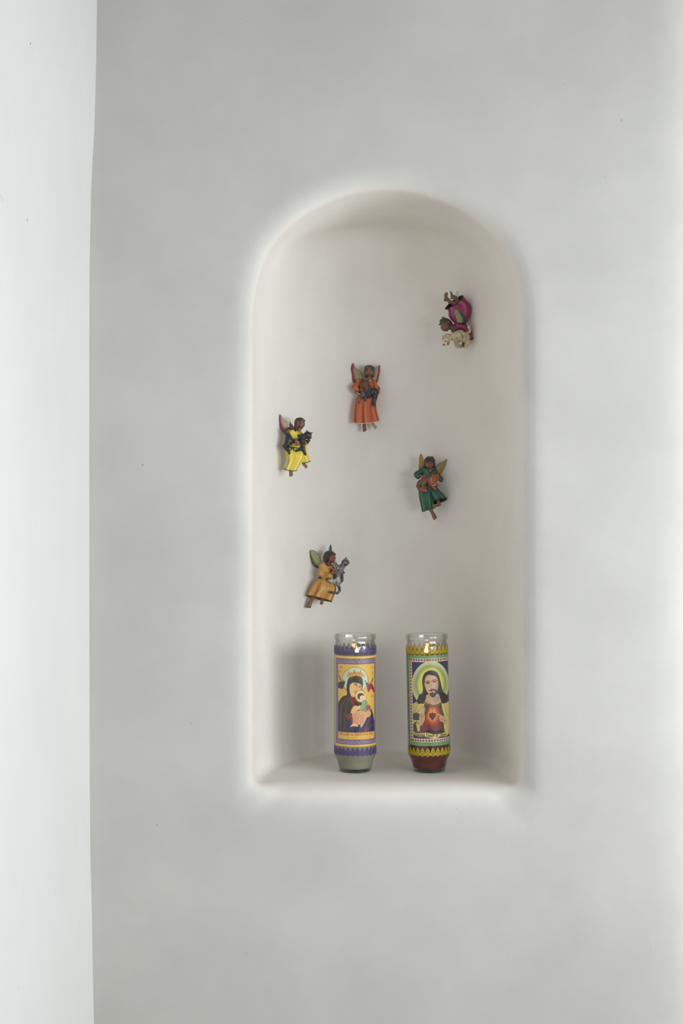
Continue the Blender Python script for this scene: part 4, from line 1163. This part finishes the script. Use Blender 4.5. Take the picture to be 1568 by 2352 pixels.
# ---- yellow dress, holding a black cat
def build_yellow():
    g = Figure('angel_figurine', 625, 935, 13.836, 760, 1250, 'angel figurine in a yellow dress with green hems, holding a black cat', 1.98)
    wc = wing_colour((146, 56, 96), (176, 150, 130), (170, 166, 130), (44, 32, 42), c1=.34, c2=.62, tip=.5)
    g.wing([(600, 860), (525, 660), (490, 500), (390, 430), (305, 285), (258, 222)], [(470, 960), (340, 800), (260, 640), (225, 460), (212, 340), (255, 215)], -30, -60, wc, nf=15)
    g.wing([(760, 800), (700, 640), (640, 560), (590, 500), (560, 440)], [(640, 860), (590, 740), (550, 640), (535, 540), (552, 430)], -190, -230, wc, nf=12)
    fp, sp = face_prims((925, 545, 40), 112, (.62, .06, .78), (0, -1, .05), SKIN)
    body = fp + [('c', (885, 650, 10), (820, 800, 0), 60, 70, SKIN), ('e', (760, 960, 0), (180, 210, 110), SKIN), ('c', (760, 950, 0), (760, 1300, 0), 130, 150, SKIN)]
    body += chain([(640, 810, 90), (735, 990, 250), (765, 1080, 285)], [58, 54, 46], SKIN) + hand((785, 1125, 295), (.32, 1, .1), (1, -.3, 0), 130, SKIN, curl=(.5, .1, -.5))
    body += chain([(880, 830, -20), (1010, 1060, -10), (1110, 1100, 60)], [55, 50, 42], SKIN) + hand((1150, 1110, 110), (.3, -1, .2), (1, .2, .3), 110, (86, 62, 48), curl=(-.5, -.2, .3))
    body += chain([(700, 1300, 20), (900, 1560, 160), (640, 1850, 130)], [90, 80, 60], SKIN) + [('c', (625, 1880, 120), (595, 2060, 115), 56, 46, SKIN)] + foot((595, 2060, 118), (610, 2190, 150), 84, (118, 82, 68))
    body += chain([(800, 1300, -40), (960, 1520, -10), (1010, 1760, 50)], [80, 60, 52], SKIN) + foot((990, 1800, 60), (1105, 1925, 90), 70, (122, 86, 72), side=(1, -.9, 0))
    g.solid('body', body, 22, 7, spots=sp)
    H = (66, 48, 42)
    hair = [('e', (880, 470, 10), (152, 128, 140), H), ('c', (780, 500, 60), (760, 690, 70), 78, 66, H), ('e', (850, 560, -50), (150, 180, 90), H), ('c', (960, 400, 80), (1030, 440, 60), 44, 26, H), ('c', (900, 390, 100), (890, 430, 130), 44, 36, H), ('c', (820, 440, 110), (800, 640, 120), 46, 40, (74, 54, 48))]
    for i in range(9):
        a = math.radians(150 + i * 19); hair.append(('e', (872 + 140 * math.cos(a), 485 + 125 * math.sin(a), 30 + 30 * (i % 2)), (34, 34, 44), (72, 54, 48)))
    g.solid('hair', hair, 16, 9, tex=strands(.20))
    Yl, Lt, Dp = (198, 182, 68), (206, 196, 132), (160, 124, 40)
    dress = [('e', (770, 960, -5), (200, 230, 130), Yl), ('c', (650, 810, 30), (880, 840, -20), 76, 74, Yl), ('c', (770, 1000, 0), (770, 1260, 0), 180, 210, Yl)]
    dress += chain([(560, 780, 60), (650, 830, 150), (740, 985, 250)], [76, 96, 84], Yl) + chain([(900, 860, -30), (1030, 1090, 0), (1090, 1150, 40)], [74, 76, 66], (150, 134, 52))
    g.solid('dress_top', dress, 34, 10, tex=brush(Lt, Dp, .018, .004, .6))
    g.solid('cuff', chain([(670, 1040, 285), (740, 1030, 338), (820, 995, 300)], [24, 24, 24], (38, 92, 62)), 4, 8)
    g.solid('sash', chain([(490, 1262, 150), (600, 1285, 215), (720, 1300, 240), (860, 1325, 215)], [24, 26, 24, 18], (40, 84, 50)) + chain([(620, 1290, 225), (610, 1370, 245), (640, 1460, 250)], [24, 22, 10], (34, 82, 52)) + chain([(650, 1300, 232), (700, 1380, 255), (760, 1440, 255)], [22, 20, 12], (30, 44, 40)), 10, 8)
    dc = dress_colour(Yl, (214, 204, 140), (166, 132, 42))
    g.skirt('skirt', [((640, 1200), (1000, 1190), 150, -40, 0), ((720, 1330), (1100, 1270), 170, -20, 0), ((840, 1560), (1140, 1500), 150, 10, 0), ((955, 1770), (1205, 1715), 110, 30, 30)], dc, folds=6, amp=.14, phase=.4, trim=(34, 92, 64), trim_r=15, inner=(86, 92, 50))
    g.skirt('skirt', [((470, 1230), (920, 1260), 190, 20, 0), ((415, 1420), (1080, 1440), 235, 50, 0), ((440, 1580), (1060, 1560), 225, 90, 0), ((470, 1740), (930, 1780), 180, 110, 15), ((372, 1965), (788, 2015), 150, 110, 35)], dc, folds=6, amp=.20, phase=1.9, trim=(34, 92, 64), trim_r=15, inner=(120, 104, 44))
    K = (40, 38, 42)
    cat = chain([(540, 960, 120), (700, 1000, 130), (860, 990, 140), (960, 970, 150)], [120, 100, 100, 105], K)
    cat += chain([(960, 960, 170), (1060, 930, 160), (1120, 900, 150)], [90, 88, 118], K) + [('e', (1125, 905, 150), (128, 118, 110), K), ('c', (1190, 950, 175), (1215, 985, 185), 58, 40, (44, 40, 42)), ('c', (1095, 830, 170), (1100, 742, 165), 42, 10, (52, 50, 54)), ('c', (1215, 855, 110), (1268, 818, 105), 36, 20, (52, 50, 54))]
    cat += chain([(960, 1040, 200), (985, 1200, 240), (1000, 1360, 250), (1050, 1490, 260)], [84, 62, 50, 36], K) + [('c', (1050, 1490, 262), (1068, 1525, 275), 36, 32, K)]
    cat += chain([(985, 1290, 225), (900, 1365, 265), (785, 1400, 280)], [52, 42, 34], K) + [('c', (785, 1400, 280), (765, 1415, 290), 36, 32, K)]
    cat += chain([(540, 1010, 140), (480, 1180, 200), (395, 1250, 225)], [120, 90, 58], K) + chain([(395, 1250, 225), (470, 1350, 250), (540, 1420, 265), (555, 1480, 270)], [58, 54, 42, 40], K)
    cat += chain([(640, 1080, 210), (720, 1060, 215)], [90, 70, (46)], (42, 44, 46)) if False else [('c', (590, 1080, 160), (690, 1080, 170), 86, 62, (44, 46, 48))]
    cat += chain([(510, 930, 160), (440, 860, 160), (432, 740, 165), (520, 685, 170), (640, 705, 175), (740, 775, 175)], [50, 42, 38, 36, 34, 30], (46, 44, 48))
    g.solid('cat', cat, 20, 8, rough=(6, .03, .02), tex=strands(.3, .25, (.7, .4, .5)), spots=[((1098, 778, 195), (14, 28, 40), (108, 104, 106)), ((1262, 835, 128), (14, 22, 40), (120, 116, 118)), ((1165, 880, 250), (16, 9, 40), (96, 92, 60)), ((1232, 968, 220), (12, 10, 40), (20, 18, 20))])
    g.rest_on_wall()

# ---- green dress, holding a ginger cat
def build_green():
    g = Figure('angel_figurine', 930, 1030, 13.067, 760, 1130, 'angel figurine in a dark green dress with golden wings, holding a ginger animal', 2.05)
    wc = wing_colour((158, 122, 46), (160, 128, 60), (128, 130, 118), (52, 40, 34), c1=.34, c2=.60)
    wl = wing_colour((150, 108, 44), (162, 122, 58), (150, 126, 76), (58, 42, 36), c1=.2, c2=.6)
    g.wing([(600, 640), (560, 540), (556, 400), (540, 250), (478, 150)], [(425, 640), (418, 560), (432, 430), (435, 270), (468, 146)], -40, -120, wl, nf=16)
    g.wing([(880, 660), (930, 530), (1010, 455), (1130, 395), (1250, 318)], [(1010, 830), (1090, 740), (1150, 630), (1215, 500), (1256, 314)], -60, -130, wc, nf=15)
    fp, sp = face_prims((722, 478, 80), 122, (-.10, .12, 1), (.06, -1, .05), SKIN)
    body = fp + [('c', (745, 580, 40), (755, 690, 10), 66, 80, SKIN), ('e', (720, 830, 0), (200, 200, 110), SKIN), ('c', (720, 850, 0), (680, 1250, 0), 150, 160, SKIN)]
    body += chain([(520, 650, 20), (340, 800, 70), (450, 830, 150)], [56, 54, 44], SKIN) + hand((520, 860, 200), (1, .32, .05), (-.2, 1, 0), 130, SKIN, curl=(.3, .3, -.5))
    body += chain([(900, 720, 0), (1080, 900, 20), (1050, 950, 90)], [54, 50, 40], SKIN) + hand((1030, 915, 140), (-.2, -1, .3), (1, 0, .2), 105, (112, 82, 70), curl=(-.5, -.2, .2))
    body += chain([(620, 1250, 20), (560, 1500, 110), (760, 1830, 70)], [95, 85, 58], SKIN) + [('c', (770, 1840, 70), (830, 1960, 75), 54, 48, SKIN)] + foot((835, 1965, 75), (900, 2110, 110), 92, SKIN, side=(1, -.45, 0))
    body += chain([(780, 1250, 0), (930, 1450, 30), (980, 1580, 70)], [80, 62, 54], SKIN) + foot((985, 1590, 85), (1010, 1715, 130), 90, SKIN)
    g.solid('body', body, 22, 7, spots=sp)
    H = (60, 47, 45)
    hair = [('e', (732, 375, 20), (168, 128, 140), H), ('c', (605, 400, 60), (590, 540, 40), 48, 36, H), ('c', (855, 400, 60), (868, 545, 30), 50, 40, H), ('e', (735, 470, -50), (165, 170, 90), H), ('c', (860, 540, 0), (900, 580, -10), 48, 38, (54, 44, 40)),
            ('c', (720, 300, 120), (640, 400, 170), 52, 34, H), ('c', (740, 300, 120), (800, 390, 165), 52, 36, H), ('c', (735, 290, 120), (715, 370, 175), 40, 26, H), ('e', (705, 280, 40), (70, 44, 80), H), ('e', (790, 280, 40), (70, 44, 80), H)]
    g.solid('hair', hair, 12, 9, tex=strands(.24, .3, (.8, .1, .3)))
    G_, Lt, Dp = (40, 82, 66), (70, 118, 88), (26, 48, 46)
    dress = [('e', (720, 850, 0), (225, 240, 130), G_), ('c', (540, 650, 10), (880, 690, 0), 80, 74, G_), ('c', (710, 900, 0), (680, 1230, 0), 190, 215, G_)]
    dress += chain([(530, 650, 25), (350, 790, 80), (380, 850, 120)], [86, 92, 78], G_) + chain([(900, 720, 0), (1060, 900, 20), (1070, 950, 70)], [72, 70, 62], (36, 54, 60))
    g.solid('dress_top', dress, 34, 10, tex=brush(Lt, Dp, .012, .008, .55), carve=[('e', (760, 640, 110), (82, 82, 90), SKIN)])
    g.solid('collar', chain([(690, 700, 110), (740, 725, 128), (800, 705, 118), (850, 650, 90)], [8, 8, 8, 8], (70, 62, 50)), 4, 7)
    dc = dress_colour((38, 78, 62), (70, 122, 84), (24, 44, 44))
    g.skirt('skirt', [((600, 1150), (950, 1130), 150, -10, 0), ((630, 1300), (1040, 1260), 180, 10, 0), ((680, 1480), (1150, 1375), 165, 30, 5), ((750, 1665), (1256, 1510), 130, 40, -58)], dc, folds=8, amp=.15, phase=.2, trim=(34, 34, 40), trim_r=12, inner=(28, 44, 44), deep=.5)
    g.skirt('skirt', [((410, 1190), (800, 1150), 180, 20, 0), ((402, 1350), (810, 1330), 215, 60, 0), ((430, 1560), (825, 1560), 205, 85, 0), ((505, 1890), (818, 1770), 150, 80, 18)], dc, folds=6, amp=.16, phase=1.2, trim=(36, 44, 40), trim_r=12, inner=(28, 44, 40))
    g.solid('petticoat', [('c', (790, 1600, 110), (850, 1770, 80), 30, 48, (116, 116, 66)), ('c', (850, 1770, 80), (920, 1730, 70), 48, 36, (96, 100, 60))], 14, 9)
    N1, N2 = (98, 66, 52), (134, 76, 48)
    cat = chain([(480, 1080, 190), (600, 950, 205), (740, 920, 210), (840, 900, 210)], [140, 110, 105, 100], N1) + [('e', (885, 885, 245), (125, 112, 100), N2), ('c', (815, 820, 250), (800, 770, 240), 46, 18, (140, 78, 50)), ('c', (950, 815, 240), (968, 760, 230), 50, 20, (140, 76, 50)),
           ('c', (910, 930, 320), (930, 945, 340), 52, 40, (142, 84, 54))]
    cat += chain([(740, 970, 240), (740, 1090, 275), (830, 1160, 290), (895, 1225, 295)], [90, 60, 50, 38], (128, 66, 46)) + chain([(860, 1000, 260), (880, 1080, 280), (975, 1115, 280)], [84, 52, 34], (130, 74, 50))
    cat += chain([(480, 1100, 230), (560, 1180, 260), (520, 1240, 270)], [110, 80, 60], N1) + chain([(480, 1240, 270), (570, 1255, 290), (630, 1280, 295)], [52, 44, 34], (142, 76, 52))
    cat += chain([(390, 1060, 230), (370, 1130, 240), (410, 1220, 255), (480, 1250, 265)], [50, 48, 48, 44], (104, 64, 48))
    g.solid('cat', cat, 20, 8, rough=(10, .03, .02), tex=strands(.3, .25, (.7, .4, .5)), spots=[((445, 1125, 330), (30, 44, 60), (48, 38, 40)), ((760, 930, 300), (16, 70, 80), (150, 136, 120)), ((790, 1040, 300), (24, 40, 80), (156, 142, 124)), ((850, 1110, 330), (56, 20, 80), (160, 146, 128)), ((850, 890, 340), (16, 10, 60), (40, 28, 24)), ((925, 880, 345), (14, 10, 60), (40, 28, 24)), ((925, 945, 380), (16, 11, 60), (70, 36, 32))])
    g.rest_on_wall()

# ---- gold dress, holding a grey cat
def build_gold():
    g = Figure('angel_figurine', 690, 1240, 12.06, 740, 1000, 'angel figurine in a golden ochre dress with green wings, holding a grey cat', 2.04)
    wc = wing_colour((32, 76, 64), (156, 148, 84), (158, 154, 130), (34, 46, 44), c1=.46, c2=.70)
    g.wing([(620, 640), (540, 500), (460, 375), (345, 285), (290, 290)], [(500, 795), (400, 750), (325, 650), (275, 500), (250, 325)], -70, -110, wc, nf=14)
    g.wing([(780, 420), (775, 300), (785, 210), (832, 124)], [(880, 420), (866, 300), (858, 200), (838, 122)], -90, -100, wing_colour((44, 88, 72), (50, 96, 76), (150, 158, 140), (36, 46, 44), c1=.25, c2=.6), nf=8)
    fp, sp = face_prims((850, 495, 60), 118, (.80, .28, .55), (.22, -1, .1), (112, 70, 60))
    body = fp + [('c', (800, 570, 30), (765, 700, 10), 62, 76, (96, 64, 58)), ('e', (720, 850, 0), (180, 190, 105), SKIN), ('c', (720, 850, 0), (700, 1200, 0), 140, 150, SKIN)]
    body += chain([(590, 720, 50), (590, 950, 110), (820, 960, 200)], [56, 54, 42], SKIN) + hand((900, 910, 235), (1, -.35, .1), (.2, 1, 0), 130, (112, 70, 58), curl=(.4, -.1, -.5))
    body += chain([(850, 760, 0), (1000, 900, 40), (1120, 920, 80)], [52, 48, 40], SKIN) + hand((1165, 920, 110), (.4, -.6, .5), (.6, .6, 0), 95, (112, 70, 60), curl=(-.4, 0, .3))
    body += chain([(640, 1200, 20), (420, 1500, 90), (320, 1620, 90)], [95, 70, 58], SKIN) + [('c', (320, 1620, 90), (265, 1740, 92), 58, 52, (110, 74, 64))] + foot((262, 1745, 95), (225, 1850, 125), 96, (110, 74, 64), side=(1, .4, 0))
    body += chain([(800, 1200, 10), (720, 1500, 110), (620, 1620, 105)], [90, 70, 50], SKIN) + foot((610, 1640, 108), (575, 1780, 120), 62, (104, 72, 64))
    g.solid('body', body, 22, 7, spots=sp)
    H = (54, 42, 42)
    hair = [('e', (800, 430, 30), (162, 135, 140), H), ('c', (740, 430, 80), (690, 560, 80), 92, 66, H), ('e', (760, 500, -40), (140, 140, 90), H), ('c', (880, 350, 90), (965, 405, 70), 40, 22, H), ('c', (840, 390, 130), (800, 540, 130), 54, 34, H), ('c', (690, 500, 40), (655, 560, 40), 60, 36, H)]
    g.solid('hair', hair, 14, 9, tex=strands(.22, .28, (.6, .4, .3)))
    O, Lt, Dp = (166, 124, 62), (180, 152, 90), (128, 80, 44)
    dress = [('e', (720, 840, 0), (195, 220, 125), O), ('c', (600, 710, 20), (860, 740, 0), 82, 74, O), ('c', (715, 900, 0), (690, 1080, 0), 165, 160, O)]
    dress += chain([(600, 730, 50), (595, 930, 105), (660, 985, 150), (810, 975, 205)], [88, 92, 84, 74], O) + chain([(850, 770, 0), (980, 890, 40)], [72, 64], (150, 112, 66))
    g.solid('dress_top', dress, 32, 10, tex=brush(Lt, Dp, .012, .009, .6), carve=[('e', (775, 655, 90), (66, 66, 70), SKIN)])
    g.solid('collar', chain([(690, 640, 70), (730, 700, 110), (780, 720, 122), (830, 690, 105), (835, 660, 90)], [12, 13, 13, 13, 12], (64, 60, 74)), 4, 7)
    g.solid('sash', chain([(510, 1040, 60), (560, 1020, 115), (620, 1030, 145)], [22, 24, 18], (44, 42, 60)) + chain([(580, 1030, 130), (550, 1090, 150)], [20, 10], (44, 42, 60)), 8, 8)
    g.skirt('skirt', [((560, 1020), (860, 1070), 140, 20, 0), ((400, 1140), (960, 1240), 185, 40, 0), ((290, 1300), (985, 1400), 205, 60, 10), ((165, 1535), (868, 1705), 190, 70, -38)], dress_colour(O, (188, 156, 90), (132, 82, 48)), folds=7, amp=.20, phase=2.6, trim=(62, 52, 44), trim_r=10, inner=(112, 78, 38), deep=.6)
    Gm, Gk, Gl = (94, 94, 94), (44, 43, 45), (140, 140, 138)
    cat = [('e', (1235, 625, 130), (112, 100, 98), Gm, -30), ('c', (1235, 560, 150), (1262, 500, 150), 46, 26, (96, 94, 90)), ('c', (1300, 640, 130), (1335, 625, 125), 42, 30, (150, 148, 146)), ('c', (1180, 610, 165), (1165, 590, 170), 36, 26, (80, 78, 74))]
    cat += chain([(1190, 690, 130), (1110, 780, 140), (1060, 900, 150), (1050, 1080, 160)], [72, 95, 120, 125], Gm) + [('c', (1120, 960, 120), (1110, 1100, 130), 70, 80, Gk), ('e', (1050, 1090, 235), (66, 110, 60), Gl), ('c', (960, 930, 190), (960, 1060, 200), 66, 72, Gk), ('c', (1050, 1150, 160), (1030, 1210, 170), 90, 70, (110, 110, 108))]
    cat += chain([(960, 1080, 200), (880, 1130, 230), (780, 1110, 240)], [90, 66, 44], Gl) + [('c', (780, 1110, 240), (740, 1085, 245), 36, 28, Gk)]
    cat += chain([(1050, 800, 190), (1005, 720, 210), (960, 640, 200), (920, 625, 190)], [60, 48, 40, 34], (96, 92, 88)) + chain([(1010, 860, 230), (940, 810, 250), (895, 790, 255)], [40, 32, 26], (108, 74, 64))
    cat += chain([(1030, 1240, 190), (1075, 1320, 210), (1080, 1410, 225), (1020, 1465, 250), (930, 1450, 275), (825, 1432, 290)], [40, 36, 34, 32, 32, 30], (74, 72, 72))
    def tab(V, col):
        q = vnoise(V[:, 0] * .022, V[:, 1] * .034, V[:, 2] * .02); r = vnoise(V[:, 0] * .09, V[:, 1] * .05, V[:, 2] * .07)
        return col * (1 + .55 * (q - .5)[:, None] + .25 * (r - .5)[:, None])
    g.solid('cat', cat, 20, 8, rough=(6, .03, .03), tex=tab, spots=[((1125, 1010, 190), (50, 120, 130), (40, 38, 40)), ((945, 1000, 250), (56, 86, 90), (42, 40, 42)), ((1050, 1090, 300), (52, 92, 90), (150, 150, 148)), ((1180, 600, 250), (16, 50, 90), (48, 46, 46)), ((1235, 560, 240), (12, 34, 90), (50, 48, 48)), ((1245, 690, 180), (70, 24, 70), (46, 44, 44)), ((1290, 590, 190), (16, 44, 60), (50, 48, 48)), ((1300, 650, 190), (14, 10, 50), (60, 64, 50)), ((850, 1432, 320), (50, 50, 60), (54, 50, 52)), ((1080, 1330, 220), (40, 50, 60), (40, 38, 40)), ((1060, 1440, 240), (30, 36, 60), (112, 110, 108))])
    g.rest_on_wall()

# ---- magenta dress, diving head down with a cream dog
def build_magenta():
    g = Figure('angel_figurine', 985, 655, 13.067, 850, 1050, 'angel figurine in a magenta dress diving with feet up, holding a cream dog', 2.01)
    wc = wing_colour((30, 80, 60), (140, 138, 66), (150, 142, 122), (32, 48, 44), c1=.42, c2=.62)
    g.wing([(820, 1140), (780, 1010), (730, 900), (738, 768)], [(1050, 1165), (1075, 1040), (990, 880), (880, 765)], 235, 215, wc, nf=12, thick=60)
    g.wing([(560, 1040), (520, 1000), (470, 965), (392, 945)], [(530, 1060), (480, 1020), (430, 990), (378, 965)], 20, 10, wing_colour((30, 84, 74), (60, 104, 80), (150, 150, 76), (34, 60, 56), c1=.3, c2=.6), nf=5, thick=30)
    SK = (98, 70, 58)
    fp, sp = face_prims((482, 1238, 70), 140, (-.62, .72, .34), (-.60, -.62, 0), SK)
    body = fp + [('c', (560, 1250, 40), (720, 1270, 20), 84, 80, (88, 66, 48)), ('c', (700, 1260, 30), (760, 1400, 60), 90, 84, (84, 60, 46)), ('e', (900, 1250, 0), (180, 130, 110), SK), ('c', (900, 1200, 0), (930, 800, 0), 130, 150, SK)]
    body += chain([(880, 800, 20), (760, 560, 40), (620, 510, 60)], [95, 70, 50], SK) + chain([(630, 530, 60), (560, 440, 70)], [56, 50], SK)
    body += [('c', (470, 460, 75), (510, 420, 78), 34, 48, SK), ('c', (500, 440, 75), (505, 280, 80), 54, 40, SK), ('c', (470, 300, 80), (468, 330, 80), 22, 22, SK)] + [('c', (480 + i * 14, 285, 70 + i * 8), (486 + i * 14, 256 - 3 * i, 70 + i * 8), 15, 12, SK) for i in range(5)]
    body += chain([(960, 800, 10), (860, 540, 60), (820, 430, 70)], [95, 84, 66], (84, 56, 48)) + chain([(820, 430, 70), (740, 370, 80), (690, 350, 84)], [66, 56, 46], (104, 72, 60))
    body += [('c', (690, 380, 84), (660, 405, 86), 40, 28, (108, 76, 62)), ('c', (690, 340, 84), (655, 240, 86), 44, 24, (104, 74, 62))] + [('c', (640 + i * 12, 240 + i * 10, 80 + i * 4), (632 + i * 12, 198 + i * 14, 80 + i * 4), 14, 10, SK) for i in range(4)]
    body += chain([(1000, 1220, 20), (1220, 1460, 40), (1150, 1680, 110)], [66, 60, 44], SK) + hand((1060, 1790, 160), (-.7, .55, .3), (.5, .8, 0), 120, (82, 62, 48), curl=(-.4, .3, -.3))
    g.solid('body', body, 22, 7, spots=sp)
    H = (58, 52, 44)
    hair = [('e', (495, 1125, 60), (190, 128, 140), H, 14), ('e', (580, 1170, 0), (130, 110, 110), H), ('c', (320, 1190, 90), (290, 1200, 90), 26, 14, H), ('c', (620, 1150, 110), (680, 1210, 80), 54, 34, (62, 50, 42)), ('c', (400, 1090, 150), (600, 1120, 150), 40, 40, H)]
    g.solid('hair', hair, 14, 9, tex=strands(.2, .25, (.3, .9, .3)))
    Mg, Lt, Dp = (128, 46, 84), (156, 88, 124), (78, 24, 50)
    dress = [('e', (920, 1260, 10), (185, 130, 125), Mg), ('c', (830, 1200, 20), (1000, 1180, 10), 86, 84, Mg), ('c', (920, 1180, 0), (950, 1000, 0), 130, 150, Mg), ('c', (760, 1300, 30), (740, 1450, 50), 60, 50, (118, 44, 76))]
    dress += chain([(860, 1230, 90), (1050, 1270, 100), (1180, 1420, 80), (1225, 1600, 70)], [80, 92, 86, 78], Mg)
    g.solid('dress_top', dress, 34, 10, tex=brush(Lt, Dp, .010, .016, .55))
    g.solid('cuff', chain([(1160, 1640, 130), (1230, 1650, 145), (1300, 1625, 110)], [18, 20, 18], (40, 42, 52)), 4, 8)
    g.solid('collar', chain([(735, 1180, 90), (770, 1270, 112), (830, 1380, 110)], [10, 11, 10], (96, 86, 100)), 4, 8)
    g.skirt('skirt', [((790, 1180), (1110, 1160), 140, 0, 0), ((600, 960), (1230, 930), 205, 10, 0), ((580, 800), (1270, 700), 225, 15, 0), ((540, 730), (1190, 540), 200, 20, -10), ((490, 715), (1020, 330), 130, 25, 95)], dress_colour(Mg, (160, 92, 130), (82, 24, 52)), folds=6, amp=.20, phase=1.0, trim=(34, 46, 50), trim_r=13, inner=(62, 26, 40), deep=.55)
    W1, W2 = (166, 156, 132), (142, 130, 104)
    dog = chain([(780, 1560, 190), (900, 1540, 200), (1060, 1600, 190)], [140, 165, 150], W1) + chain([(760, 1560, 190), (640, 1590, 200), (530, 1590, 200)], [100, 96, 115], W1) + [('c', (510, 1680, 220), (440, 1800, 240), 84, 44, (176, 162, 134)), ('c', (560, 1740, 210), (540, 1790, 220), 50, 30, W2), ('e', (420, 1825, 258), (26, 24, 24), (34, 30, 32)), ('c', (535, 1800, 245), (548, 1825, 250), 15, 20, (140, 60, 62)),
           ('c', (420, 1560, 215), (405, 1650, 215), 38, 28, (164, 140, 112))]
    dog += chain([(820, 1660, 210), (820, 1800, 230), (930, 1890, 240)], [100, 66, 40], W2) + chain([(800, 1690, 190), (830, 1880, 200)], [80, 48], W1) + chain([(1100, 1650, 190), (1160, 1740, 190), (1090, 1830, 200), (1050, 1880, 205)], [110, 74, 54, 36], W1)
    dog += chain([(1080, 1470, 190), (1180, 1450, 200), (1210, 1390, 205), (1180, 1300, 205), (1160, 1230, 200)], [44, 36, 32, 42, 34], W1)
    for i in range(70):
        a = RNG.uniform(0, 6.28); rr = math.sqrt(RNG.uniform(0.02, 1))
        dog.append(('e', (930 + 235 * rr * math.cos(a), 1570 + 160 * rr * math.sin(a), 368 - 150 * rr * rr), (20, 34, 20), (172, 162, 138) if i % 3 else (132, 122, 98), RNG.uniform(-30, 30)))
    for i in range(22):
        a = RNG.uniform(0, 6.28); rr = math.sqrt(RNG.uniform(0, 1))
        dog.append(('e', (540 + 105 * rr * math.cos(a), 1570 + 85 * rr * math.sin(a), 318 - 80 * rr * rr), (18, 26, 18), (170, 160, 136) if i % 3 else (134, 122, 98), RNG.uniform(-40, 40)))
    g.solid('dog', dog, 12, 9, rough=(20, .035, .018), tex=strands(.5, .45, (.8, .35, .6)), spots=[((490, 1725, 290), (22, 14, 60), (70, 58, 44)), ((555, 1780, 250), (26, 10, 60), (104, 70, 58))])
    t = np.linspace(0, 2 * math.pi, 28, endpoint=False)
    v, fq = tube(np.stack([835 + 30 * np.cos(t) + 14 * -np.sin(t), 275 + 70 * np.sin(t), 40 + 0 * t], 1), 6, 6, closed=True)
    Pw = g.conv(v); g.allv.append(Pw); mesh_obj('wire_loop', Pw, fq, M_wire, g.root)
    g.rest_on_wall()

for b in (build_orange, build_yellow, build_green, build_gold, build_magenta): b()
